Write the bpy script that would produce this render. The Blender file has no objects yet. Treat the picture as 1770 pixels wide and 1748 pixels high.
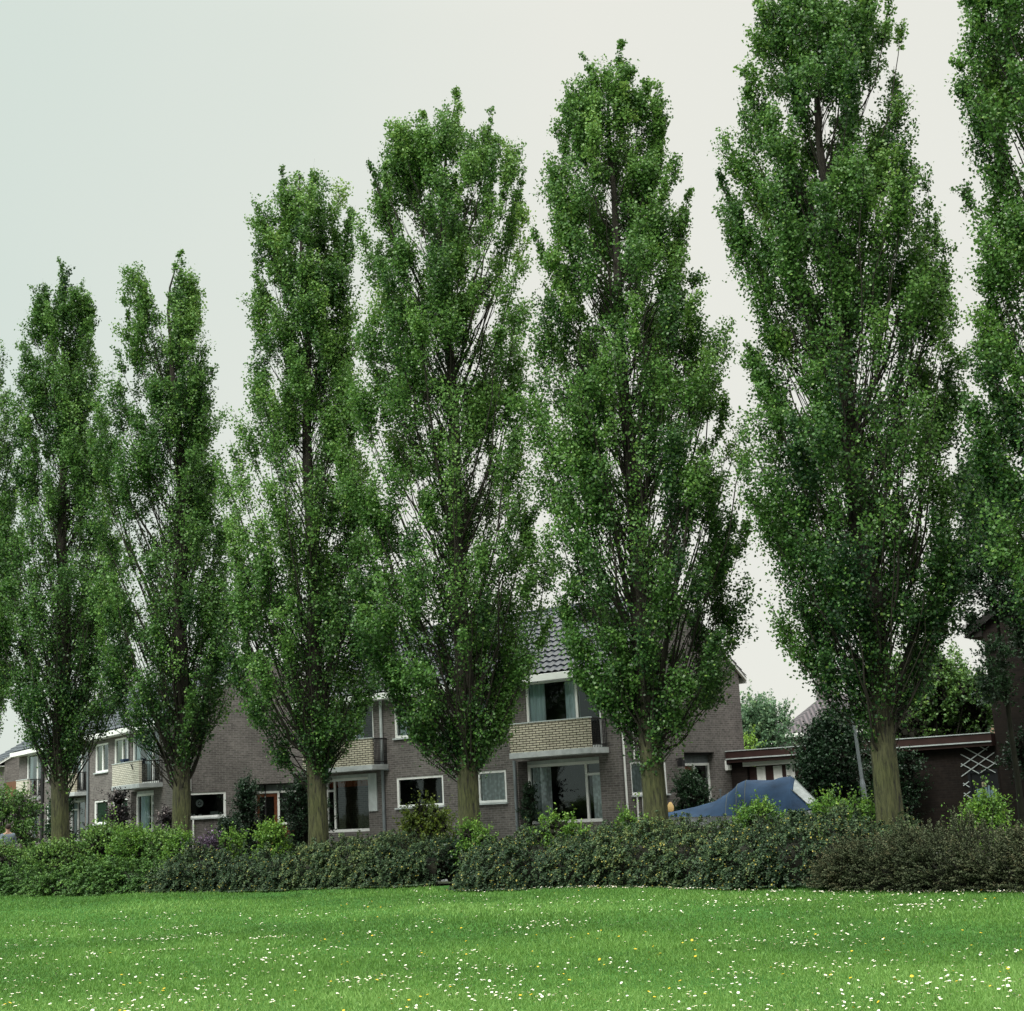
import bpy, math, random
import numpy as np
C = bpy.context.scene.collection
R_ = math.radians
rng = np.random.default_rng(7)
random.seed(5)

# ------------------------------------------------------------------ camera, sky, sun
sc = bpy.context.scene
sc.view_settings.view_transform = 'Standard'
sc.view_settings.look = 'None'
sc.view_settings.exposure = 0
cam_d = bpy.data.cameras.new('camera')
cam = bpy.data.objects.new('camera', cam_d); C.objects.link(cam)
cam_d.sensor_fit = 'HORIZONTAL'; cam_d.sensor_width = 36.0
cam_d.lens = 36.0 * 2500 / 1770
cam_d.clip_start = 0.1; cam_d.clip_end = 2000
from mathutils import Matrix, Vector
th = math.atan(515 / 2500)
cam.matrix_world = Matrix.Translation((0, 0, 1.6)) @ Matrix.Rotation(R_(90) + th, 4, 'X') @ Matrix.Rotation(R_(-3.0), 4, 'Z')
sc.camera = cam

SUN_EL, SUN_AZ = R_(44), R_(208)      # azimuth clockwise from +Y: behind and left of the camera
w = bpy.data.worlds.new("World"); sc.world = w; w.use_nodes = True
nt = w.node_tree; nt.nodes.clear()
def N(t, typ, **kw):
    n = t.nodes.new(typ)
    for k, v in kw.items(): setattr(n, k, v)
    return n
L = nt.links.new
sky = N(nt, 'ShaderNodeTexSky', sky_type='NISHITA', sun_disc=False)
sky.sun_elevation = SUN_EL; sky.sun_rotation = SUN_AZ
bg1 = N(nt, 'ShaderNodeBackground'); bg1.inputs[1].default_value = 0.05
L(sky.outputs[0], bg1.inputs[0])
tc = N(nt, 'ShaderNodeTexCoord'); sep = N(nt, 'ShaderNodeSeparateXYZ'); L(tc.outputs['Generated'], sep.inputs[0])
# thin overcast: cool towards the upper left of the view, warm cream elsewhere
ma = N(nt, 'ShaderNodeMath', operation='MULTIPLY_ADD'); ma.inputs[1].default_value = -1.0; ma.inputs[2].default_value = 0.0; L(sep.outputs[0], ma.inputs[0])
mb_ = N(nt, 'ShaderNodeMath', operation='MULTIPLY_ADD'); mb_.inputs[1].default_value = 0.2; L(sep.outputs[2], mb_.inputs[0]); L(ma.outputs[0], mb_.inputs[2])
nz = N(nt, 'ShaderNodeTexNoise'); nz.inputs['Scale'].default_value = 1.6; nz.inputs['Detail'].default_value = 4
L(tc.outputs['Generated'], nz.inputs['Vector'])
mc = N(nt, 'ShaderNodeMath', operation='MULTIPLY_ADD'); mc.inputs[1].default_value = 0.34; L(nz.outputs[0], mc.inputs[0]); L(mb_.outputs[0], mc.inputs[2])
mr = N(nt, 'ShaderNodeMapRange'); mr.inputs['From Min'].default_value = 0.27; mr.inputs['From Max'].default_value = 0.68; L(mc.outputs[0], mr.inputs['Value'])
mx = N(nt, 'ShaderNodeMix', data_type='RGBA'); L(mr.outputs[0], mx.inputs[0])
mx.inputs[6].default_value = (0.865, 0.868, 0.80, 1); mx.inputs[7].default_value = (0.67, 0.78, 0.72, 1)
# an overcast sky is brighter overhead than near the horizon
mz = N(nt, 'ShaderNodeMapRange', interpolation_type='SMOOTHSTEP'); mz.inputs['From Min'].default_value = 0.50; mz.inputs['From Max'].default_value = 1.0
mz.inputs['To Min'].default_value = 1.0; mz.inputs['To Max'].default_value = 4.6; L(sep.outputs[2], mz.inputs['Value'])
bg2 = N(nt, 'ShaderNodeBackground'); L(mx.outputs[2], bg2.inputs[0]); L(mz.outputs[0], bg2.inputs[1])
ms = N(nt, 'ShaderNodeMixShader'); ms.inputs[0].default_value = 0.93
L(bg1.outputs[0], ms.inputs[1]); L(bg2.outputs[0], ms.inputs[2])
wo = N(nt, 'ShaderNodeOutputWorld'); L(ms.outputs[0], wo.inputs[0])

sun_d = bpy.data.lights.new('sun', 'SUN'); sun = bpy.data.objects.new('sun', sun_d); C.objects.link(sun)
sun_d.energy = 4.0; sun_d.angle = R_(30); sun_d.color = (1.0, 0.96, 0.88)
sd = Vector((math.sin(SUN_AZ) * math.cos(SUN_EL), math.cos(SUN_AZ) * math.cos(SUN_EL), math.sin(SUN_EL)))
sun.rotation_euler = sd.to_track_quat('Z', 'Y').to_euler()

# ------------------------------------------------------------------ materials
def mat(name):
    m = bpy.data.materials.new(name); m.use_nodes = True
    t = m.node_tree; b = t.nodes['Principled BSDF']; return m, t, b
def ramp(t, fac, cols):
    r = N(t, 'ShaderNodeValToRGB'); e = r.color_ramp.elements
    while len(e) < len(cols): e.new(0.5)
    for i, (p, c) in enumerate(cols): e[i].position = p; e[i].color = (*c, 1)
    t.links.new(fac, r.inputs[0]); return r.outputs[0]
def noise(t, scale, detail=4, vec=None, rough=0.6):
    n = N(t, 'ShaderNodeTexNoise'); n.inputs['Scale'].default_value = scale; n.inputs['Detail'].default_value = detail
    n.inputs['Roughness'].default_value = rough
    if vec is None:
        c = N(t, 'ShaderNodeTexCoord'); vec = c.outputs['Object']
    t.links.new(vec, n.inputs['Vector']); return n.outputs[0]
def scaled(t, s):
    c = N(t, 'ShaderNodeTexCoord'); m = N(t, 'ShaderNodeMapping'); m.inputs['Scale'].default_value = s
    t.links.new(c.outputs['Object'], m.inputs[0]); return m.outputs[0]
def bump(t, b, h, strength=0.5, dist=0.02):
    n = N(t, 'ShaderNodeBump'); n.inputs['Strength'].default_value = strength; n.inputs['Distance'].default_value = dist
    t.links.new(h, n.inputs['Height']); t.links.new(n.outputs[0], b.inputs['Normal'])
def plain(name, c, rough=0.6, var=0.25, scale=3.0, metal=0.0, spec=0.4, vscale=None):
    m, t, b = mat(name)
    f = noise(t, scale, 5, scaled(t, vscale) if vscale else None)
    col = ramp(t, f, [(0.3, tuple(x * (1 - var) for x in c)), (0.7, tuple(min(1, x * (1 + var)) for x in c))])
    t.links.new(col, b.inputs['Base Color']); b.inputs['Roughness'].default_value = rough
    b.inputs['Metallic'].default_value = metal; b.inputs['Specular IOR Level'].default_value = spec
    return m
def foliage(name, cols, rough=0.42, trans=0.25, spec=0.4):
    m, t, b = mat(name)
    a = N(t, 'ShaderNodeAttribute'); a.attribute_name = 'tint'
    col = ramp(t, a.outputs['Fac'], cols)
    t.links.new(col, b.inputs['Base Color']); b.inputs['Roughness'].default_value = rough
    b.inputs['Specular IOR Level'].default_value = spec
    tr = N(t, 'ShaderNodeBsdfTranslucent')
    hs = N(t, 'ShaderNodeHueSaturation'); hs.inputs['Value'].default_value = 1.3; hs.inputs['Hue'].default_value = 0.485
    t.links.new(col, hs.inputs['Color']); t.links.new(hs.outputs[0], tr.inputs[0])
    mxs = N(t, 'ShaderNodeMixShader'); mxs.inputs[0].default_value = trans
    t.links.new(b.outputs[0], mxs.inputs[1]); t.links.new(tr.outputs[0], mxs.inputs[2])
    t.links.new(mxs.outputs[0], t.nodes['Material Output'].inputs[0]); return m
def brick(name, c1, c2, mortar, bw=0.22, rh=0.066, ms=0.011, dirt=0.35):
    m, t, b = mat(name)
    c = N(t, 'ShaderNodeTexCoord'); s = N(t, 'ShaderNodeSeparateXYZ'); t.links.new(c.outputs['Object'], s.inputs[0])
    ad = N(t, 'ShaderNodeMath', operation='ADD'); t.links.new(s.outputs[0], ad.inputs[0]); t.links.new(s.outputs[1], ad.inputs[1])
    cb = N(t, 'ShaderNodeCombineXYZ'); t.links.new(ad.outputs[0], cb.inputs[0]); t.links.new(s.outputs[2], cb.inputs[1])
    k = N(t, 'ShaderNodeTexBrick'); t.links.new(cb.outputs[0], k.inputs['Vector'])
    k.inputs['Scale'].default_value = 1; k.inputs['Brick Width'].default_value = bw; k.inputs['Row Height'].default_value = rh
    k.inputs['Mortar Size'].default_value = ms; k.inputs['Mortar Smooth'].default_value = 0.3; k.inputs['Bias'].default_value = 0
    k.inputs['Color1'].default_value = (*c1, 1); k.inputs['Color2'].default_value = (*c2, 1); k.inputs['Mortar'].default_value = (*mortar, 1)
    n1 = noise(t, 0.7, 6, None, 0.7); n2 = noise(t, 9.0, 3, cb.outputs[0])
    r1 = ramp(t, n1, [(0.3, (1 - dirt,) * 3), (0.7, (1.15,) * 3)]); r2 = ramp(t, n2, [(0.3, (0.78,) * 3), (0.7, (1.2,) * 3)])
    a = N(t, 'ShaderNodeMix', data_type='RGBA', blend_type='MULTIPLY'); a.inputs[0].default_value = 1
    t.links.new(k.outputs[0], a.inputs[6]); t.links.new(r1, a.inputs[7])
    d = N(t, 'ShaderNodeMix', data_type='RGBA', blend_type='MULTIPLY'); d.inputs[0].default_value = 1
    t.links.new(a.outputs[2], d.inputs[6]); t.links.new(r2, d.inputs[7])
    t.links.new(d.outputs[2], b.inputs['Base Color']); b.inputs['Roughness'].default_value = 0.85
    b.inputs['Specular IOR Level'].default_value = 0.2
    bump(t, b, k.outputs['Fac'], -0.5, 0.006); return m
def glass(name, tint=(0.55, 0.6, 0.6), refl=1.0):
    m, t, b = mat(name); t.nodes.remove(b)
    tr = N(t, 'ShaderNodeBsdfTransparent'); tr.inputs[0].default_value = (*tint, 1)
    gl = N(t, 'ShaderNodeBsdfGlossy'); gl.inputs['Roughness'].default_value = 0.03; gl.inputs[0].default_value = (0.85, 0.9, 0.9, 1)
    fr = N(t, 'ShaderNodeFresnel'); fr.inputs[0].default_value = 1.5
    mm = N(t, 'ShaderNodeMath', operation='MULTIPLY_ADD'); mm.inputs[1].default_value = refl; mm.inputs[2].default_value = 0.02
    t.links.new(fr.outputs[0], mm.inputs[0])
    nb = N(t, 'ShaderNodeBump'); nb.inputs['Strength'].default_value = 0.08; nb.inputs['Distance'].default_value = 0.02
    t.links.new(noise(t, 1.5, 2), nb.inputs['Height']); t.links.new(nb.outputs[0], gl.inputs['Normal'])
    x = N(t, 'ShaderNodeMixShader'); t.links.new(mm.outputs[0], x.inputs[0]); t.links.new(tr.outputs[0], x.inputs[1]); t.links.new(gl.outputs[0], x.inputs[2])
    t.links.new(x.outputs[0], t.nodes['Material Output'].inputs[0]); return m
def curtain_mat(name, c, lace=False):
    m, t, b = mat(name)
    v = scaled(t, (18, 18, 0.6)); f = noise(t, 1.0, 2, v)
    col = ramp(t, f, [(0.3, tuple(x * 0.72 for x in c)), (0.65, c)])
    t.links.new(col, b.inputs['Base Color']); b.inputs['Roughness'].default_value = 0.9
    if lace:
        vo = N(t, 'ShaderNodeTexVoronoi'); vo.inputs['Scale'].default_value = 9; cc = N(t, 'ShaderNodeTexCoord'); t.links.new(cc.outputs['Object'], vo.inputs['Vector'])
        al = ramp(t, vo.outputs[0], [(0.25, (1, 1, 1)), (0.6, (0.7, 0.7, 0.7))]); t.links.new(al, b.inputs['Alpha'])
    return m

M = {}
M['brick'] = brick('grey brown brick', (0.175, 0.158, 0.152), (0.112, 0.101, 0.098), (0.22, 0.212, 0.205))
M['brickshaded'] = brick('dark brown brick with shade in colour', (0.026, 0.019, 0.016), (0.017, 0.013, 0.012), (0.024, 0.020, 0.018))  # brown brick taken near black: the trees' shade is put into its colour
M['cream'] = brick('cream brick', (0.56, 0.53, 0.43), (0.48, 0.455, 0.365), (0.05, 0.04, 0.03), 0.235, 0.0665, 0.014, 0.12)
M['pale'] = brick('pale cream brick', (0.70, 0.68, 0.60), (0.60, 0.58, 0.50), (0.13, 0.11, 0.09), 0.235, 0.0665, 0.010, 0.12)
M['white'] = plain('white paint', (0.86, 0.88, 0.87), 0.45, 0.07, 2.0)
M['offwhite'] = plain('weathered white paint', (0.5, 0.55, 0.56), 0.6, 0.18, 3.0)
M['concrete'] = plain('painted concrete', (0.42, 0.45, 0.46), 0.8, 0.22, 4.0)
M['slate'] = plain('grey panel', (0.13, 0.15, 0.16), 0.7, 0.2, 3.0, vscale=(2, 2, 0.6))
M['tile'] = plain('blue grey glazed roof tiles', (0.028, 0.034, 0.048), 0.36, 0.35, 5.0, spec=0.6)
M['tilebrown'] = plain('purple brown roof tiles', (0.16, 0.12, 0.125), 0.7, 0.3, 5.0)
M['black'] = plain('black paint', (0.015, 0.016, 0.02), 0.4, 0.3)
M['eavesshaded'] = plain('eaves and roof blackened for shade', (0.010, 0.009, 0.008), 0.8, 0.3)  # near black for eaves and roof, shadow put into the colour
M['iron'] = plain('dark iron', (0.02, 0.02, 0.022), 0.5, 0.3)
M['wood'] = plain('red brown varnished wood', (0.13, 0.042, 0.018), 0.4, 0.3, 2.0, vscale=(1, 1, 9))
M['boards'] = plain('brown timber boards', (0.14, 0.06, 0.028), 0.6, 0.45, 1.0, vscale=(14, 14, 0.6))
M['fascia'] = plain('dark brown fascia', (0.045, 0.022, 0.02), 0.5, 0.2)
M['glass'] = glass('window glass', (0.85, 0.9, 0.9))
M['glassblue'] = plain('pale blue glass', (0.25, 0.36, 0.42), 0.2, 0.35, 8.0, vscale=(9, 9, 1.2))
M['blind'] = plain('green venetian blind', (0.13, 0.22, 0.15), 0.6, 0.25, 1.0, vscale=(0.3, 0.3, 26))
M['blind2'] = plain('olive curtain', (0.22, 0.24, 0.08), 0.8, 0.3, 1.0, vscale=(12, 12, 0.4))
M['net'] = curtain_mat('grey blue curtain', (0.62, 0.74, 0.78))
M['lace'] = curtain_mat('lace curtain', (0.8, 0.86, 0.88), True)
M['orange'] = curtain_mat('orange curtain', (0.35, 0.09, 0.03))
M['dark'] = plain('dark room', (0.03, 0.03, 0.032), 0.9, 0.3)
M['floor'] = plain('room floor', (0.08, 0.06, 0.05), 0.8, 0.2)
M['steel'] = plain('galvanised steel', (0.20, 0.23, 0.25), 0.45, 0.2, 3.0, metal=0.3)
M['tarp'] = plain('blue tarpaulin', (0.026, 0.060, 0.125), 0.75, 0.34, 2.2, spec=0.25)
M['clear'] = plain('clouded clear plastic', (0.42, 0.46, 0.47), 0.25, 0.25, 4.0, vscale=(1, 1, 3))
M['hull'] = plain('light grey hull', (0.42, 0.46, 0.48), 0.35, 0.12)
M['yellow'] = plain('yellow plastic', (0.40, 0.26, 0.09), 0.5, 0.2)
M['rubber'] = plain('rubber', (0.02, 0.02, 0.02), 0.8, 0.2)
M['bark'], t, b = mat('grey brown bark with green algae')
v = scaled(t, (15, 15, 2.4)); f1 = noise(t, 1.2, 8, v, 0.7)
v2 = scaled(t, (1, 1, 1)); f2 = noise(t, 1.6, 4, v2)
c1 = ramp(t, f1, [(0.38, (0.010, 0.010, 0.005)), (0.47, (0.042, 0.052, 0.013)), (0.66, (0.085, 0.098, 0.030))])
c2 = ramp(t, f1, [(0.3, (0.02, 0.018, 0.014)), (0.5, (0.075, 0.065, 0.05)), (0.72, (0.14, 0.125, 0.10))])
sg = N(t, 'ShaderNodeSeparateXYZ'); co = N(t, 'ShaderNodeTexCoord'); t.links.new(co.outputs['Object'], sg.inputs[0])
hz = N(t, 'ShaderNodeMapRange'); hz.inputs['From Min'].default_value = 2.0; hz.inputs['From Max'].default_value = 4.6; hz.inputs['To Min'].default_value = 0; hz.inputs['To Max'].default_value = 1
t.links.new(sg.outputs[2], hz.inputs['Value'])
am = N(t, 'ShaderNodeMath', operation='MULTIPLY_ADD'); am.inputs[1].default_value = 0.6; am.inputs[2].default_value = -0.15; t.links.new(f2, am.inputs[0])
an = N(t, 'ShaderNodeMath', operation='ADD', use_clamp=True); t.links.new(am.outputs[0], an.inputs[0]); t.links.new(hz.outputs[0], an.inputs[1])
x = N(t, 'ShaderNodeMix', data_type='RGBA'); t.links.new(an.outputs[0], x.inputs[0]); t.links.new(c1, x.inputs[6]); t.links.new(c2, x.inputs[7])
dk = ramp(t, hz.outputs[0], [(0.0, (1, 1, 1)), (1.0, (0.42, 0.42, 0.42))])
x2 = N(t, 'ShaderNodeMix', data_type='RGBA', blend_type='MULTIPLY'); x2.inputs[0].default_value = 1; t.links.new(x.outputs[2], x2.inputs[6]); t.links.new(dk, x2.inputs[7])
t.links.new(x2.outputs[2], b.inputs['Base Color']); b.inputs['Roughness'].default_value = 0.9
bump(t, b, f1, 1.0, 0.08)
M['branch'] = plain('dark branch bark', (0.020, 0.018, 0.013), 0.9, 0.4, 3.0)
M['stem'] = plain('shrub wood', (0.014, 0.015, 0.009), 0.95, 0.4, 6.0)

M['poplar'] = foliage('poplar leaves', [(0.0, (0.013, 0.046, 0.016)), (0.42, (0.070, 0.172, 0.036)), (0.8, (0.138, 0.280, 0.060)), (1.0, (0.20, 0.33, 0.07))], 0.42, 0.30, 0.4)
M['poplar_low'] = foliage('bright hedge leaves', [(0.0, (0.03, 0.09, 0.015)), (0.5, (0.09, 0.21, 0.03)), (1.0, (0.20, 0.34, 0.05))], 0.45, 0.25)
M['cotoneaster'] = foliage('olive hedge leaves', [(0.0, (0.010, 0.028, 0.013)), (0.5, (0.040, 0.078, 0.034)), (0.84, (0.11, 0.155, 0.055)), (1.0, (0.32, 0.28, 0.06))], 0.5, 0.12, 0.3)
M['reddish'] = foliage('dull reddish hedge leaves', [(0.0, (0.022, 0.034, 0.016)), (0.5, (0.070, 0.088, 0.044)), (1.0, (0.15, 0.125, 0.07))], 0.6, 0.1, 0.2)
M['midgreen'] = foliage('mid green leaves', [(0.0, (0.020, 0.055, 0.015)), (0.5, (0.065, 0.155, 0.032)), (1.0, (0.16, 0.28, 0.055))], 0.5, 0.2)
M['darkgreen'] = foliage('dark green leaves', [(0.0, (0.006, 0.018, 0.010)), (0.6, (0.018, 0.05, 0.022)), (1.0, (0.05, 0.11, 0.045))], 0.4, 0.1)
M['yellowgreen'] = foliage('yellow green needles', [(0.0, (0.03, 0.06, 0.01)), (0.5, (0.08, 0.14, 0.018)), (1.0, (0.19, 0.25, 0.03))], 0.5, 0.2)
M['palegreen'] = foliage('pale green leaves', [(0.0, (0.05, 0.11, 0.06)), (0.5, (0.12, 0.22, 0.12)), (1.0, (0.25, 0.36, 0.16))], 0.5, 0.25)  # paler green than the nearer shrubs
M['purple'] = foliage('dark purple leaves', [(0.0, (0.012, 0.012, 0.014)), (0.6, (0.03, 0.026, 0.03)), (0.78, (0.06, 0.045, 0.05)), (1.0, (0.42, 0.36, 0.36))], 0.5, 0.1)
M['lilac'] = foliage('purple shrub leaves', [(0.0, (0.02, 0.015, 0.025)), (0.6, (0.07, 0.045, 0.08)), (1.0, (0.24, 0.18, 0.28))], 0.5, 0.1)
M['blade'] = foliage('grass blades', [(0.0, (0.042, 0.105, 0.020)), (0.5, (0.115, 0.250, 0.048)), (1.0, (0.25, 0.42, 0.12))], 0.5, 0.3, 0.25)

# ------------------------------------------------------------------ object helpers
def tag(o, label=None, cat=None, group=None, kind=None):
    if label: o['label'] = label
    if cat: o['category'] = cat
    if group: o['group'] = group
    if kind: o['kind'] = kind
    return o
def thing(name, label, cat, loc=(0, 0, 0), rz=0.0, group=None):
    o = bpy.data.objects.new(name, None); C.objects.link(o); o.location = loc; o.rotation_euler = (0, 0, rz)
    o.empty_display_size = 0.3
    return tag(o, label, cat, group)
class MB:
    """collects vertices and faces, links them as one mesh object"""
    def __init__(s, T=None): s.v = []; s.f = []; s.m = []; s.T = T or (lambda a, d, z: (a, d, z)); s.cur = 0
    def quad(s, *ps):
        n = len(s.v); s.v += [s.T(*p) for p in ps]; s.f.append(tuple(range(n, n + len(ps)))); s.m.append(s.cur)
    def box(s, a0, a1, d0, d1, z0, z1):
        n = len(s.v)
        for z in (z0, z1):
            for a, d in ((a0, d0), (a1, d0), (a1, d1), (a0, d1)): s.v.append(s.T(a, d, z))
        for q in ((0, 3, 2, 1), (4, 5, 6, 7), (0, 1, 5, 4), (1, 2, 6, 5), (2, 3, 7, 6), (3, 0, 4, 7)):
            s.f.append(tuple(n + i for i in q)); s.m.append(s.cur)
    def bar(s, p, q, r, k=6, r2=None):
        p = np.array(s.T(*p), float); q = np.array(s.T(*q), float); d = q - p; d /= max(1e-9, np.linalg.norm(d))
        u = np.cross(d, (0, 0, 1) if abs(d[2]) < 0.9 else (1, 0, 0)); u /= np.linalg.norm(u); w_ = np.cross(d, u)
        n = len(s.v); r2 = r if r2 is None else r2
        for c, rr in ((p, r), (q, r2)):
            for i in range(k):
                an = 2 * math.pi * i / k; s.v.append(tuple(c + rr * (math.cos(an) * u + math.sin(an) * w_)))
        for i in range(k): j = (i + 1) % k; s.f.append((n + i, n + j, n + k + j, n + k + i)); s.m.append(s.cur)
        s.f.append(tuple(range(n, n + k))); s.f.append(tuple(range(n + k, n + 2 * k))); s.m += [s.cur] * 2
    def build(s, name, mats, parent=None, smooth=False, bev=0):
        me = bpy.data.meshes.new(name); me.from_pydata(s.v, [], s.f); me.update()
        for m in (mats if isinstance(mats, (list, tuple)) else [mats]): me.materials.append(m)
        me.polygons.foreach_set('material_index', s.m)
        if smooth: me.polygons.foreach_set('use_smooth', [True] * len(me.polygons))
        o = bpy.data.objects.new(name, me); C.objects.link(o); o.parent = parent
        if bev:
            b_ = o.modifiers.new('bevel', 'BEVEL'); b_.width = bev; b_.segments = 2; b_.limit_method = 'ANGLE'
        return o
def np_mesh(name, V, F, mats, parent=None, tint=None, smooth=False, midx=None):
    """V (n,3) float, F (m,k) int"""
    me = bpy.data.meshes.new(name); V = np.asarray(V, np.float32); F = np.asarray(F, np.int32); k = F.shape[1]
    me.vertices.add(len(V)); me.vertices.foreach_set('co', V.ravel())
    me.loops.add(F.size); me.loops.foreach_set('vertex_index', F.ravel())
    me.polygons.add(len(F)); me.polygons.foreach_set('loop_start', np.arange(0, F.size, k, dtype=np.int32))
    me.polygons.foreach_set('loop_total', np.full(len(F), k, np.int32))
    if midx is not None: me.polygons.foreach_set('material_index', np.asarray(midx, np.int32))
    if tint is not None:
        at = me.attributes.new('tint', 'FLOAT', 'FACE'); at.data.foreach_set('value', np.asarray(tint, np.float32))
    me.update(calc_edges=True)
    for m in (mats if isinstance(mats, (list, tuple)) else [mats]): me.materials.append(m)
    if smooth: me.polygons.foreach_set('use_smooth', np.ones(len(F), bool))
    o = bpy.data.objects.new(name, me); C.objects.link(o); o.parent = parent; return o
def nrm(a): return a / np.maximum(1e-9, np.linalg.norm(a, axis=-1, keepdims=True))
def leaf_quads(c, ax, nr, size, wid=0.42, fold=0.12):
    """kite shaped leaves: centre, long axis, rough normal, length"""
    ax = nrm(ax); sd_ = nrm(np.cross(ax, nr)); nn = np.cross(sd_, ax); s = size[:, None]
    p0 = c - ax * s * 0.5; p2 = c + ax * s * 0.5; off = -ax * s * 0.08 + nn * s * fold
    p1 = c + sd_ * s * wid + off; p3 = c - sd_ * s * wid + off
    V = np.stack([p0, p1, p2, p3], 1).reshape(-1, 3); F = np.arange(len(V)).reshape(-1, 4); return V, F
def tubes(P, Rr, k):
    """P (n,m,3) polylines, Rr (n,m) radii -> vertices and quads"""
    n, m, _ = P.shape
    d = np.gradient(P, axis=1); d = nrm(d)
    u = nrm(np.cross(d, np.broadcast_to(np.array([0.31, 0.95, 0.07]), d.shape))); w_ = np.cross(d, u)
    an = np.arange(k) * 2 * np.pi / k
    V = P[:, :, None, :] + Rr[:, :, None, None] * (np.cos(an)[None, None, :, None] * u[:, :, None, :] + np.sin(an)[None, None, :, None] * w_[:, :, None, :])
    idx = np.arange(n * m * k).reshape(n, m, k)
    a = idx[:, :-1, :]; b_ = np.roll(idx, -1, 2)[:, :-1, :]; c_ = np.roll(idx, -1, 2)[:, 1:, :]; d_ = idx[:, 1:, :]
    return V.reshape(-1, 3), np.stack([a, b_, c_, d_], -1).reshape(-1, 4)
def rdir(n): return nrm(rng.normal(size=(n, 3)))
def ground_z(x, y): return 0.035 * np.sin(x * 0.55 + y * 0.21) * np.sin(y * 0.42 + 1.0) + 0.02 * np.sin(x * 1.7 + 2.0 + y * 0.6)

LEAF, HD, GR = 1.0, 1.0, 1.0
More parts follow.
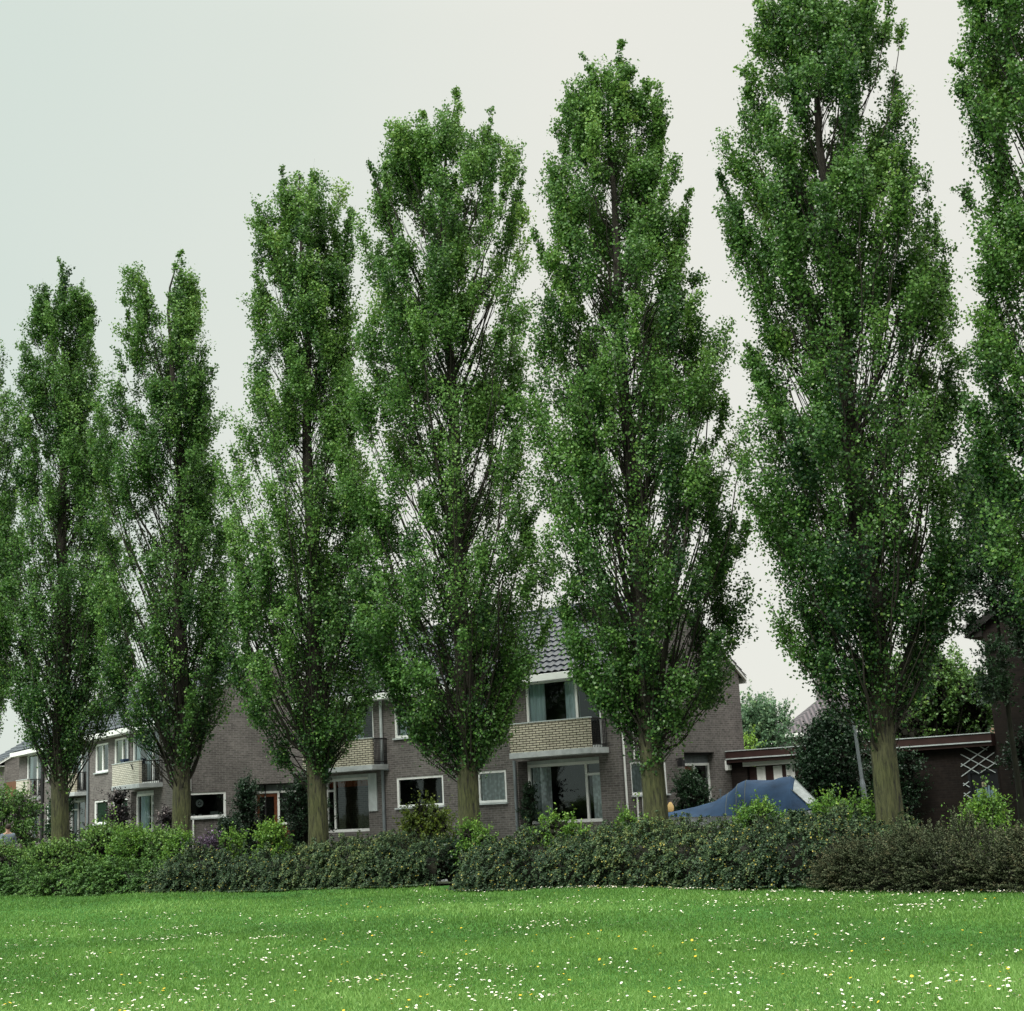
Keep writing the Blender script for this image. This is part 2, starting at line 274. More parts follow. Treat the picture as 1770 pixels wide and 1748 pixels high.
# ------------------------------------------------------------------ poplars
TIPS = {
't1': [(-0.1, 19.11), (-0.63, 18.37)],
't2': [(0.01, 18.06), (-1.15, 16.7), (-1.76, 14.43)],
't3': [(-0.56, 19.11), (0.28, 19.19), (1.28, 17.77)],
't4': [(0.46, 19.46), (-0.34, 18.99), (1.27, 18.77), (-1.71, 17.61), (2.0, 17.15)],
't5': [(0.44, 18.88), (-0.28, 18.55), (1.25, 17.29), (-1.27, 15.85), (1.69, 15.12)],
't6': [(-0.51, 18.56), (0.62, 18.77), (-2.1, 14.15), (1.66, 14.52), (2.1, 12.89), (2.23, 11.94), (2.13, 10.16), (-1.81, 10.49)],
't7': [(-1.66, 16.66), (-1.98, 14.82), (-1.97, 10.74), (-2.14, 9.31)],
}
def poplar(x, y, z0, z1, xl, xr, label, nleaf, seed, dens=1.0, tips=()):
    global rng
    rng = np.random.default_rng(seed)
    root = thing('poplar_tree', label, 'tree', (x, y, 0), 0, 'poplars in a row behind the hedge')
    zs = np.linspace(z0, z1, len(xl)); wf = np.interp(zs, [2.5, 4, 8.5, 11], [1.0, 1.12, 1.08, 1.0] if seed < 21 else [1.0, 1.03, 1.03, 1.0] if seed < 27 else [1.0] * 4); xl = -np.array(xl) * wf; xr = np.array(xr) * wf
    sh = (xr - xl) / 2                                   # crown axis offset where both edges are on one side
    def Rf(phi, z):
        a = np.interp(z, zs, xr); b_ = np.interp(z, zs, xl); rx = np.where(np.cos(phi) >= 0, np.maximum(a, 0.06), np.maximum(b_, 0.06))
        ry = np.maximum(0.12, (a + b_) * 0.5 * 0.95)
        return 1 / np.sqrt((np.cos(phi) / rx) ** 2 + (np.sin(phi) / ry) ** 2)
    H = z1 - 0.4
    # trunk with a flared foot and a slight wander, splitting into leaders high up
    tz = np.concatenate([[-0.1, 0.12, 0.4, 0.9], np.linspace(1.5, H, 22)])
    tr = np.interp(tz, [0, 0.4, 1.2, 2.4, 6, 12, H], [0.36, 0.285, 0.245, 0.235, 0.195, 0.11, 0.015])
    ax_x = np.interp(tz, zs, sh) * np.clip((tz - H * 0.72) / (H * 0.28), 0, 1)
    wob = np.stack([0.05 * np.sin(tz * 0.9 + seed) * np.clip(tz / 5, 0, 1) + ax_x, 0.06 * np.sin(tz * 0.7 + 2 * seed) * np.clip(tz / 5, 0, 1), tz], 1)
    k = 28; an = np.arange(k) * 2 * np.pi / k
    V = []
    for i in range(len(tz)):
        fl = 1 + 0.05 * np.sin(an * 5 + seed) + 0.04 * np.sin(an * 9 + 1.7 * seed + tz[i]) + rng.normal(0, 0.012, k)
        if tz[i] < 0.5: fl = fl + 0.16 * np.clip(0.5 - tz[i], 0, 0.5) * 2 * np.maximum(0, np.sin(an * 5 + seed))
        V.append(wob[i] + np.stack([np.cos(an) * tr[i] * fl, np.sin(an) * tr[i] * fl, np.zeros(k)], 1))
    V = np.concatenate(V); idx = np.arange(len(V)).reshape(len(tz), k)
    F = np.stack([idx[:-1], np.roll(idx, -1, 1)[:-1], np.roll(idx, -1, 1)[1:], idx[1:]], -1).reshape(-1, 4)
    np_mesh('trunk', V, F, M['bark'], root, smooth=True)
    # plumes: upright tufts of leafy twigs, each carried by an ascending limb
    wdt = np.interp(np.linspace(z0 + 0.3, z1 - 0.45, 400), zs, xl + xr); cdf = np.cumsum(wdt ** 1.25); cdf /= cdf[-1]
    n = int(225 * dens)
    zc = np.interp(rng.random(n), cdf, np.linspace(z0 + 0.3, z1 - 0.45, 400)); phi = rng.random(n) * 2 * np.pi
    u = np.sqrt(rng.uniform(0.06, 1.0, n))
    ez = np.arange(z0 + 0.5, z1 - 0.35, 0.52)           # rim plumes so that the outline follows the real tree
    zc = np.concatenate([zc, ez, ez + 0.2]); phi = np.concatenate([phi, rng.normal(0, 0.22, len(ez)), np.pi + rng.normal(0, 0.22, len(ez))])
    u = np.concatenate([u, rng.uniform(0.72, 1.13, len(ez)), rng.uniform(0.72, 1.13, len(ez))])
    az_ = np.arange(z0 + (z1 - z0) * 0.5, z1 - 0.9, 0.42); az_ = np.concatenate([az_, az_ + 0.2])   # keep the upper axis clothed
    zc = np.concatenate([zc, az_]); phi = np.concatenate([phi, rng.random(len(az_)) * 6.28]); u = np.concatenate([u, rng.uniform(0.15, 0.75, len(az_))])
    zc = np.where((zc > z1 - 1.3) & (u > 0.3), zc - 1.0, zc)
    tipx = np.array([[tx * (1 - 0.06 * j), tz_ - 0.32 - 0.45 * j] for (tx, tz_) in tips for j in range(4)]).reshape(-1, 2)
    ntip = len(tipx); zc = np.concatenate([zc, tipx[:, 1]]); phi = np.concatenate([phi, np.where(tipx[:, 0] > 0, 0.0, np.pi)]); u = np.concatenate([u, np.full(ntip, 0.9)])
    n = len(zc); hrel = (zc - z0) / (z1 - z0)
    pl = rng.uniform(0.9, 1.75, n) * np.interp(hrel, [0, .2, 1], [0.8, 1.1, 0.75]); pl[n - ntip:] = 0.9; pr = rng.uniform(0.18, 0.46, n) * np.interp(hrel, [0, .5, 1], [1, 1.05, 0.7]); pr[n - ntip:] = np.tile([0.13, 0.2, 0.27, 0.33], max(1, ntip // 4))[:ntip]
    Rm = Rf(phi, zc)
    rr = np.maximum(0.0, Rm - pr * 0.75) * u
    shx = np.interp(zc, zs, sh)
    a0 = np.interp(zc, zs, xr); b0 = np.interp(zc, zs, xl); neg = (a0 < 0.12) | (b0 < 0.12)
    cx = np.where(neg, shx + rr * 0.5 * np.cos(phi), rr * np.cos(phi)); cy = rr * np.sin(phi)
    cx[n - ntip:] = tipx[:, 0]; cy[n - ntip:] = rng.normal(0, 0.1, ntip); rr[n - ntip:] = np.abs(tipx[:, 0])
    out = np.stack([np.cos(phi), np.sin(phi), np.zeros(n)], 1)
    lean = np.interp(hrel, [0, 0.3, 1], [0.62, 0.34, 0.16]) * np.clip(u, 0.2, 1)
    ax = nrm(out * lean[:, None] + np.array([0, 0, 1.0]) + rng.normal(0, 0.08, (n, 3)))
    cen = np.stack([cx, cy, zc], 1)
    # limbs
    base = cen - ax * pl[:, None] * 0.5; tip = cen + ax * pl[:, None] * 0.48
    zst = np.maximum(base[:, 2] - rr * rng.uniform(1.3, 2.4, n) - 0.35, rng.uniform(2.0, 3.3, n)); zst = np.minimum(zst, base[:, 2] - 0.1); zst = np.maximum(zst, 1.95)
    st = np.stack([np.interp(zst, tz, wob[:, 0]), np.interp(zst, tz, wob[:, 1]), zst], 1)
    tt = np.linspace(0, 1, 7)[None, :, None]; ln0 = np.linalg.norm(base - st, axis=1)
    mid = st * 0.45 + base * 0.55 + out * (rr * 0.10)[:, None] - np.array([0, 0, 1]) * (rr * 0.16)[:, None]
    curve = (1 - tt) ** 2 * st[:, None] + 2 * tt * (1 - tt) * mid[:, None] + tt ** 2 * base[:, None]
    curve += (rng.normal(0, 0.025, curve.shape) + (rng.normal(0, 0.055, (n, 1, 3)) * np.sin(tt * 7 + rng.uniform(0, 6, (n, 1, 1)))) * np.clip(ln0 / 2.5, 0, 1.3)[:, None, None]) * (tt > 0) * (tt < 1)
    P = np.concatenate([curve, tip[:, None]], 1)
    ln = np.linalg.norm(base - st, axis=1)
    r0 = np.clip(0.0075 * ln + 0.009, 0.009, 0.042) * rng.uniform(0.5, 1.1, n) * np.interp(hrel, [0, 0.5, 1], [1.1, 0.85, 0.6]); r0 *= np.where(u < 0.55, 0.55, 0.85); r0[rng.random(n) < 0.08] *= 2.2
    Rr = r0[:, None] * np.array([1.25, 0.9, 0.8, 0.68, 0.56, 0.46, 0.38, 0.1])[None, :]
    V1, F1 = tubes(P, Rr, 5)
    # fine ascending shoots from the lower trunk and between the limbs
    m_ = 80; z_s = rng.uniform(2.1, 9.0, m_); ph = rng.random(m_) * 2 * np.pi; ll = rng.uniform(1.2, 3.6, m_)
    fr = rng.uniform(0.15, 1.0, m_); zt = z_s + ll; rt = Rf(ph, np.minimum(zt, z1 - 0.5)) * fr
    s0 = np.stack([np.cos(ph) * 0.1 * 1, np.sin(ph) * 0.1, z_s], 1); s1 = np.stack([np.cos(ph) * rt * 0.62, np.sin(ph) * rt * 0.62, z_s + ll * 0.42], 1); s2 = np.stack([np.cos(ph) * rt * 0.97, np.sin(ph) * rt * 0.97, zt], 1)
    t5 = np.linspace(0, 1, 6)[None, :, None]; P2 = (1 - t5) ** 2 * s0[:, None] + 2 * t5 * (1 - t5) * s1[:, None] + t5 ** 2 * s2[:, None] + rng.normal(0, 0.035, (m_, 6, 3))
    V2, F2 = tubes(P2, np.linspace(0.013, 0.003, 6)[None] * np.ones((m_, 1)), 3)
    # twigs inside each plume
    q = 9
    tw0 = base[:, None] + ax[:, None] * (pl[:, None] * rng.uniform(-0.05, 0.8, (n, q)))[..., None]
    twd = nrm(ax[:, None] * 1.1 + rdir(n * q).reshape(n, q, 3) * 0.75); twl = pr[:, None] * rng.uniform(0.8, 1.7, (n, q))
    tw1 = tw0 + twd * twl[..., None]
    P3 = np.stack([tw0, tw0 * 0.5 + tw1 * 0.5 + np.array([0, 0, -0.02]), tw1], 2).reshape(n * q, 3, 3)
    V3, F3 = tubes(P3, np.array([0.008, 0.006, 0.003])[None] * np.ones((n * q, 1)), 3)
    np_mesh('limbs', np.concatenate([V1, V2, V3]), np.concatenate([F1, F2 + len(V1), F3 + len(V1) + len(V2)]), M['branch'], root)
    # leaves gather round the twigs
    wgt = pr * pl * np.interp(hrel, [0, 0.14, 0.35, 0.6, 1], [0.8, 0.98, 1.0, 1.05, 1.5]) * np.where(hrel < 0.6, np.interp(u, [0, 0.5, 1], [0.4, 0.8, 1.15]), 1.0) * np.where(hrel < 0.45, rng.choice([0.4, 0.8, 1.0, 1.4], n), rng.uniform(0.6, 1.3, n)); wgt[(np.abs(cen[:, 0]) < 0.4) & (cen[:, 1] < 0.1) & (zc > 4) & (zc < 11)] *= 0.3; wgt /= wgt.sum()
    pi_ = rng.choice(n, nleaf, p=wgt); qi = rng.integers(0, q, nleaf); t_ = rng.random(nleaf) ** 0.7
    c = tw0[pi_, qi] * (1 - t_[:, None]) + tw1[pi_, qi] * t_[:, None] + np.clip(rng.normal(0, 1, (nleaf, 3)), -1.7, 1.7) * (pr[pi_] * 0.28)[:, None] * np.array([1, 1, 1.15])
    extra = rng.random(nleaf) < 0.06                     # stray leaves along the shoots
    ei = rng.integers(0, m_, nleaf); et = rng.integers(2, 6, nleaf)
    c = np.where(extra[:, None], P2[ei, et] + rng.normal(0, 0.10, (nleaf, 3)), c)
    axl = rdir(nleaf) + np.array([0, 0, -0.35]); nr_ = nrm(rdir(nleaf) * 0.9 + np.array([0, -0.1, 0.75]) + out[pi_] * 0.35)
    size = rng.uniform(0.042, 0.079, nleaf) * (1 + 0.006 * (y - 28))
    V, F = leaf_quads(c, axl, nr_, size, 0.46)
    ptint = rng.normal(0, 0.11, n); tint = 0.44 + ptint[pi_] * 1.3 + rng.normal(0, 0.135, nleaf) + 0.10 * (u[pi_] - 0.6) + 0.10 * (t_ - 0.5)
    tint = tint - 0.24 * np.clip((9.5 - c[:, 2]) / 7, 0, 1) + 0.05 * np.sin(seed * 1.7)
    tint = np.where(rng.random(nleaf) < 0.03, 0.95, np.clip(tint, 0, 1))
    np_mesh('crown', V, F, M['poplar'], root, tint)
    return root
TREES = [
    ('t0',-17.65,46.0,3.53,20.12,[-0.39, -0.83, -1.27, -1.45, -1.64, -1.82, -1.94, -2.0, -2.07, -2.13, -2.2, -2.18, -2.13, -2.08, -2.03, -1.97, -1.81, -1.61, -1.42, -1.2, -0.92, -0.65],[0.34, 0.78, 1.17, 1.35, 1.54, 1.61, 1.68, 1.74, 1.76, 1.72, 1.69, 1.65, 1.61, 1.57, 1.53, 1.48, 1.15, 0.86, 0.62, 0.33, -0.02, -0.35]),
    ('t1',-13.63,43.0,3.01,19.11,[-0.29, -0.75, -1.08, -1.39, -1.63, -1.84, -2.01, -2.11, -2.15, -2.18, -2.06, -1.92, -1.8, -1.68, -1.56, -1.4, -1.36, -1.38, -1.24, -1.02, -0.71, -0.19],[0.22, 0.79, 1.44, 1.63, 1.82, 1.81, 1.76, 1.72, 1.69, 1.65, 1.53, 1.42, 1.4, 1.4, 1.35, 1.26, 1.12, 0.96, 1.0, 0.87, 0.54, -0.02]),
    ('t2',-9.38,40.0,3.01,18.07,[-0.45, -1.27, -1.66, -1.96, -2.04, -2.11, -2.22, -2.33, -2.4, -2.42, -2.44, -2.42, -2.41, -2.32, -2.22, -2.12, -1.95, -1.67, -1.66, -1.61, -0.86, -0.15],[0.23, 0.68, 1.12, 1.42, 1.52, 1.6, 1.52, 1.45, 1.41, 1.38, 1.24, 1.07, 1.12, 1.07, 0.94, 0.99, 0.95, 0.8, 0.68, 0.62, 0.53, 0.1]),
    ('t3',-5.27,37.0,2.29,19.20,[-0.26, -1.11, -1.66, -1.95, -2.21, -2.36, -2.49, -2.59, -2.64, -2.58, -2.39, -2.11, -1.9, -1.72, -1.56, -1.54, -1.62, -1.69, -1.49, -1.29, -1.29, 0.12],[0.21, 0.72, 1.2, 1.47, 1.66, 1.69, 1.67, 1.59, 1.51, 1.42, 1.38, 1.36, 1.36, 1.36, 1.34, 1.3, 1.27, 1.24, 1.32, 1.29, 0.69, 0.36]),
    ('t4',-1.34,34.0,2.29,19.46,[-0.25, -1.17, -2.09, -2.32, -2.45, -2.55, -2.54, -2.57, -2.65, -2.71, -2.66, -2.58, -2.47, -2.36, -2.21, -2.1, -2.11, -1.85, -1.86, -1.5, -0.75, 0.38],[0.25, 0.93, 1.47, 1.86, 2.07, 2.11, 2.07, 1.99, 1.93, 1.88, 1.89, 1.9, 1.95, 1.94, 1.86, 1.89, 1.97, 2.04, 2.11, 1.6, 1.31, 0.61]),
    ('t5',2.65,31.0,2.29,18.89,[-0.13, -0.83, -1.42, -1.59, -1.64, -1.83, -1.99, -2.12, -2.19, -2.25, -2.3, -2.26, -2.22, -2.12, -1.98, -1.73, -1.57, -1.46, -1.23, -1.01, -0.77, 0.28],[0.5, 1.08, 1.9, 2.2, 2.42, 2.47, 2.51, 2.51, 2.48, 2.43, 2.29, 2.12, 1.92, 1.75, 1.61, 1.49, 1.72, 1.38, 1.32, 1.31, 0.99, 0.55]),
    ('t6',6.83,28.0,2.41,19.21,[-0.28, -1.26, -1.72, -2.02, -2.1, -2.1, -2.1, -2.12, -2.18, -2.2, -1.93, -1.87, -2.03, -2.26, -2.23, -2.06, -1.67, -1.58, -1.42, -1.16, -0.8, 0.17],[0.32, 1.03, 1.56, 1.83, 2.11, 2.33, 2.47, 2.59, 2.59, 2.49, 2.13, 2.08, 2.28, 2.15, 1.84, 1.74, 1.71, 1.72, 1.74, 1.76, 1.37, 0.54]),
    ('t7',10.77,25.0,2.16,19.68,[-0.21, -1.08, -2.05, -2.65, -2.63, -2.5, -2.44, -2.41, -2.25, -2.2, -2.11, -1.8, -2.03, -1.99, -1.91, -1.99, -1.88, -1.7, -1.52, -1.25, -0.58, 0.09],[0.47, 1.51, 2.16, 2.6, 2.85, 2.99, 3.08, 3.13, 3.03, 2.92, 2.81, 2.71, 2.6, 2.53, 2.46, 2.39, 2.28, 2.18, 2.02, 1.52, 1.02, 0.54]),
]
TL = {'t0': 'poplar at the far left end of the row, cut by the photo edge',
      't1': 'narrow single-pointed poplar above the leftmost mossy trunk',
      't2': 'slim poplar whose trunk stands beside the window with a white disc',
      't3': 'poplar with notched flat top, trunk right of the red brown door',
      't4': 'broad poplar with a side top, trunk between two white framed windows',
      't5': 'poplar with twin tips, trunk left of the blue covered boat',
      't6': 'tallest widest poplar, its thick trunk just right of the lamp post',
      't7': 'near poplar at the right edge of the photo, trunk outside the frame'}
NL = {'t0': 85000, 't1': 110000, 't2': 110000, 't3': 140000, 't4': 172000, 't5': 172000, 't6': 190000, 't7': 180000}
for i, (k_, x_, y_, z0_, z1_, xl_, xr_) in enumerate(TREES):
    poplar(x_, y_, z0_, z1_, xl_, xr_, TL[k_], int(NL[k_] * LEAF * 1.35), 11 + i * 3, tips=TIPS.get(k_, ((0.0, z1_),)))

# ------------------------------------------------------------------ shrubs and hedges
def bush(name, label, cat, x, y, z0, rx, ry, h, m, nleaf, size=0.05, shape='round', group=None, up=0.5, lumps=9, seed=1, trunk=None, core=True, root=None, part='foliage', lumpr=0.42, tint0=0.45, stemk=1.0):
    r = np.random.default_rng(seed)
    top = root is None
    if top: root = thing(name, label, cat, (x, y, 0), 0, group); ox = oy = 0
    else: ox, oy = x, y
    # lumps over an ellipsoid / cone
    th_ = r.random(lumps) * 2 * np.pi; hh = np.sqrt(r.random(lumps)) if shape != 'cone' else r.random(lumps)
    f = {'round': lambda t: np.sqrt(np.clip(1 - (2 * t - 1) ** 2 * 0.92, 0, 1)) if z0 > 0.3 else np.sqrt(np.clip(1 - t ** 2 * 0.96, 0.04, 1)), 'cone': lambda t: np.clip(1 - t, 0.05, 1) ** 0.75, 'col': lambda t: np.clip(1 - t ** 4, 0.25, 1)}[shape]
    lr = r.uniform(0.6, 1.1, lumps) * lumpr
    s = np.sqrt(r.uniform(0.1, 1, lumps)) * 0.75
    lc = np.stack([ox + rx * s * np.cos(th_) * f(hh), oy + ry * s * np.sin(th_) * f(hh), z0 + h * np.clip(hh, 0.08, 1) * 0.86], 1)
    li = r.integers(0, lumps, nleaf); d = nrm(r.normal(size=(nleaf, 3)))
    rad = np.array([rx, ry, min(h * 0.5, max(rx, ry))]) * lr[li][:, None]
    depth = 1 - np.abs(r.normal(0, 0.16, nleaf))
    # sprigs: leaves bunch in short shoots pointing up and outward
    nsp = max(40, nleaf // 16); sl = r.integers(0, lumps, nsp); sd2 = nrm(r.normal(size=(nsp, 3)))
    rad_s = np.array([rx, ry, min(h * 0.5, max(rx, ry))]) * lr[sl][:, None]
    sp = lc[sl] + sd2 * rad_s * (1 - np.abs(r.normal(0, 0.14, nsp)))[:, None]
    sdir = nrm(sd2 * 0.7 + np.array([0, 0, up]) + r.normal(0, 0.25, (nsp, 3))); sln = size * (2.0 + r.gamma(2.0, 1.3, nsp))
    si = r.integers(0, nsp, nleaf); tt = r.random(nleaf)
    c = sp[si] + sdir[si] * (sln[si] * tt)[:, None] + r.normal(0, size * 0.45, (nleaf, 3))
    c[:, 2] = np.maximum(c[:, 2], 0.03 + z0 * 0.5)
    axl = nrm(sdir[si] * 0.7 + r.normal(size=(nleaf, 3)) * 0.8); nr_ = nrm(r.normal(size=(nleaf, 3)) * 0.8 + sd2[si] * 0.4 + np.array([0, 0, 0.5]))
    V, F = leaf_quads(c, axl, nr_, size * r.uniform(0.7, 1.25, nleaf), 0.36)
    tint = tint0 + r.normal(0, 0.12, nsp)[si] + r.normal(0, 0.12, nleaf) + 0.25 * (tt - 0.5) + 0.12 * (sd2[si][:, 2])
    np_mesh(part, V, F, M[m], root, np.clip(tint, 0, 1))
    # woody inside: short stems fanning from the base to the lumps
    P = np.stack([np.stack([np.full(lumps, ox) + r.normal(0, 0.05, lumps), np.full(lumps, oy) + r.normal(0, 0.05, lumps), np.full(lumps, 0.0 if trunk is None else trunk * 0.8)], 1), lc * 0.5 + np.array([ox, oy, z0 * 0.5 + 0.1]) * 0.5, lc, lc + np.array([0, 0, 0.12])], 1)
    V1, F1 = tubes(P, np.array([0.03, 0.022, 0.014, 0.004])[None] * (1 if trunk is None else 1.15) * stemk * np.ones((lumps, 1)), 4)
    tw = np.stack([lc[sl] * 0.6 + sp * 0.4, sp, sp + sdir * sln[:, None] * 0.9], 1); V2, F2 = tubes(tw, np.array([0.006, 0.005, 0.002])[None] * np.ones((nsp, 1)), 3)
    if stemk < 1: V1, F1 = V1[:0], F1[:0]
    Vs = [V1, V2]; Fs = [F1, F2 + len(V1)]
    if trunk is not None:
        Pt = np.array([[[ox, oy, -0.05], [ox + 0.03, oy, trunk * 0.5], [ox, oy, trunk], [ox, oy, z0 + h * 0.6]]]); V3, F3 = tubes(Pt, np.array([[0.13, 0.1, 0.085, 0.03]]) * min(1.5, h / 3) * (1 if stemk == 1 else 0.5), 8)
        Vs.append(V3); Fs.append(F3 + len(V1) + len(V2))
    if core:                                            # dark flakes added as a core to block the view through
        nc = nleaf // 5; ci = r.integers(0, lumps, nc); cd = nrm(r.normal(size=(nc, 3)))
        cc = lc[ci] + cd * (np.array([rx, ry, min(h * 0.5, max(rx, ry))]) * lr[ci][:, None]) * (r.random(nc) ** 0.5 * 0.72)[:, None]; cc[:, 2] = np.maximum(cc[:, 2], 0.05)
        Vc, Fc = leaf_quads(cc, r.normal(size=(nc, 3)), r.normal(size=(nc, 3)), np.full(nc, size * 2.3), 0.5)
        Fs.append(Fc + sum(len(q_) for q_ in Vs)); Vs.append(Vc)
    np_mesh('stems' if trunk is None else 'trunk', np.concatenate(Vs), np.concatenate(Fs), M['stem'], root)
    return root

def hedge(label, line, depth, hts, m, nspray, seed, leaf=0.036, droop=0.75, per=26, group=None, rough=0.20, flowers=0.0):
    """line: front edge points (x, y); hts: heights at those points; the hedge lies behind the line"""
    r = np.random.default_rng(seed)
    line = np.array(line, float); seg = np.linalg.norm(np.diff(line, axis=0), axis=1); s = np.concatenate([[0], np.cumsum(seg)]); LT = s[-1]
    root = thing('hedge', label, 'hedge', (line[0, 0], line[0, 1], 0), 0, group); o = np.array([line[0, 0], line[0, 1], 0])
    ph = r.uniform(0, 6, 6)
    def surf(u, v, k=1.0):
        """u metres along, v 0..1 over the section -> point and outward normal"""
        bx = np.interp(u, s, line[:, 0]); by = np.interp(u, s, line[:, 1])
        e = 0.3; tx = np.interp(u + e, s, line[:, 0]) - np.interp(u - e, s, line[:, 0]); ty = np.interp(u + e, s, line[:, 1]) - np.interp(u - e, s, line[:, 1])
        tl = np.hypot(tx, ty) + 1e-9; nx, ny = -ty / tl, tx / tl               # away from the camera
        h = np.interp(u, s, hts); h = h * (1 + 0.10 * np.sin(u * 1.7 + ph[0]) + 0.07 * np.sin(u * 3.9 + ph[1]))
        end = np.clip(np.minimum(u + 0.25, LT - u + 0.25) / 0.7, 0.1, 1) ** 0.5; h = h * (0.55 + 0.45 * end)
        bul = 0.14 * np.sin(u * 2.3 + ph[2]) + 0.10 * np.sin(u * 5.1 + ph[3] + v * 5)
        a = v * math.pi; sx = -np.cos(a); sz = np.sin(a)
        px = np.sign(sx) * np.abs(sx) ** 0.62; pz = np.abs(sz) ** 0.55
        dd = depth * 0.5 * k * end; off = depth * 0.5 + px * (dd + bul * 0.5)
        z = pz * (h * k + 0.10 * np.sin(u * 6.3 + v * 9 + ph[4]) * pz)
        p = np.stack([bx + nx * off, by + ny * off, z], -1)
        nn = np.stack([nx * px, ny * px, pz * 0.9 + 0.05], -1); return p, nrm(nn)
    u = r.uniform(0, LT, nspray); v = np.where(r.random(nspray) < 0.3, r.random(nspray) ** 2.6 * 0.2 + 0.0008, r.beta(1.15, 1.5, nspray) * 0.98 + 0.01)
    nc = max(8, nspray // 16); ci = r.integers(0, nc, nspray); cl = r.random(nspray) < 0.62          # sprays gather in layered clumps
    u = np.where(cl, np.clip(u[ci] + r.normal(0, 0.10, nspray), 0, LT), u); v = np.where(cl, np.clip(v[ci] + r.normal(0, 0.022, nspray), 0.001, 0.995), v)
    lift = np.where(cl, r.uniform(-0.04, 0.14, nc)[ci], -0.05)
    p, nn = surf(u, v); p = p - nn * np.abs(r.normal(0, rough, nspray))[:, None] + nn * (0.02 + lift)[:, None]
    tang = nrm(r.normal(size=(nspray, 3)) * np.array([1, 1, 0.5]))
    d0 = nrm(nn * 0.9 + tang * 0.5 + np.array([0, 0, 0.35])); wild = r.random(nspray) < 0.07; ln = r.uniform(0.16, 0.42, nspray) * np.where(wild, 1.7, 1.0); d0[wild] = nrm(d0[wild] + np.array([0, 0, 1.2]))
    t_ = np.tile(np.linspace(0.05, 1, per), nspray); si = np.repeat(np.arange(nspray), per); n = len(si)
    c = p[si] + d0[si] * (ln[si] * t_)[:, None] + np.array([0, 0, -1.0]) * (droop * ln[si] * t_ ** 2)[:, None]
    side = nrm(np.cross(d0, np.array([0, 0, 1.0])) + r.normal(0, 0.1, (nspray, 3)))
    sg = np.where(np.arange(n) % 2 == 0, 1.0, -1.0)
    c = c + side[si] * (sg * leaf * 0.6 * (1.1 - 0.5 * t_))[:, None] + r.normal(0, leaf * 0.28, (n, 3)); c[:, 2] = np.maximum(c[:, 2], 0.02)
    tanv = nrm(d0[si] + np.array([0, 0, -1.0]) * (2 * droop * t_)[:, None])
    axl = nrm(tanv * 0.8 + side[si] * sg[:, None] * 0.8 + r.normal(0, 0.3, (n, 3))); nr_ = nrm(nn[si] * 0.5 + np.array([0, 0, 0.6]) + r.normal(0, 0.55, (n, 3)))
    V, F = leaf_quads(c - o, axl, nr_, leaf * r.uniform(0.75, 1.3, n), 0.4)
    patch = 0.10 * np.sin(u * 1.1 + ph[5]) + 0.05 * np.sin(u * 4.7)
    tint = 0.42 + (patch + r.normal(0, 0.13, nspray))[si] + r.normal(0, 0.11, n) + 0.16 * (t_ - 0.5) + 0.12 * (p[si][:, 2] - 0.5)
    tint = np.clip(tint, 0, 0.86)
    if flowers: tint = np.where(r.random(n) < flowers * (0.4 + 1.2 * (t_ > 0.5)), 1.0, tint)
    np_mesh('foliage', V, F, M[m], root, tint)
    tp = np.linspace(0, 1, 4)[None, :, None]
    P = p[:, None] - nn[:, None] * 0.15 * (tp < 0.01) + d0[:, None] * ln[:, None, None] * tp + np.array([0, 0, -1.0]) * droop * ln[:, None, None] * tp ** 2
    V1, F1 = tubes(P - o, np.array([0.005, 0.004, 0.003, 0.001])[None] * np.ones((nspray, 1)), 3)
    np_mesh('twigs', V1, F1, M['stem'], root)
    # dark core sheet added to stop the view through the hedge
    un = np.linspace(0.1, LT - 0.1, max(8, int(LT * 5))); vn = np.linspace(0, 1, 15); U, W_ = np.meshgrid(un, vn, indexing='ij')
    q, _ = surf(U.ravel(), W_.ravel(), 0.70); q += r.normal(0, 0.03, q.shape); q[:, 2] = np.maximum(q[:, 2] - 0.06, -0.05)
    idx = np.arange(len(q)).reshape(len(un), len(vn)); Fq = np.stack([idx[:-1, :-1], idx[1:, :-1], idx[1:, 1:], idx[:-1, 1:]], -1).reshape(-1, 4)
    np_mesh('dark_core', q - o, Fq, M['stem'], root)
    return root

hedge('long olive green hedge right of the gap, dotted with small yellow flowers',
      [(-1.75, 29.9), (-0.9, 28.9), (0.86, 27.74), (2.6, 26.3), (4.34, 25.0), (6.2, 24.1)], 3.0, [0.80, 0.93, 0.96, 1.0, 1.02, 0.9], 'cotoneaster', int(5200 * HD), 3, flowers=0.028)
hedge('dark olive hedge left of the gap, in front of the red brown door',
      [(-9.0, 34.5), (-8.13, 33.9), (-5.35, 32.92), (-3.6, 32.2), (-2.25, 31.6)], 2.6, [0.7, 0.8, 0.84, 0.9, 0.9], 'cotoneaster', int(4700 * HD), 4, flowers=0.018)
hedge('low dull reddish green hedge along the lawn at the right edge of the photo',
      [(4.45, 24.35), (5.0, 23.7), (5.7, 22.9), (6.92, 21.14), (8.6, 19.2), (10.5, 17.4)], 1.7, [0.42, 0.55, 0.66, 0.7, 0.74, 0.75], 'reddish', int(5600 * HD), 5, leaf=0.028, droop=0.2, rough=0.12)
hedge('dark green low shrubbery edging the lawn at the left edge of the photo',
      [(-18.5, 42.0), (-13.43, 37.5), (-10.51, 35.3), (-8.6, 34.2)], 2.0, [0.6, 0.6, 0.6, 0.62], 'midgreen', int(3600 * HD), 6, leaf=0.045, droop=0.5)
b = bush
G1 = 'bright green shrubs rising behind the hedges'
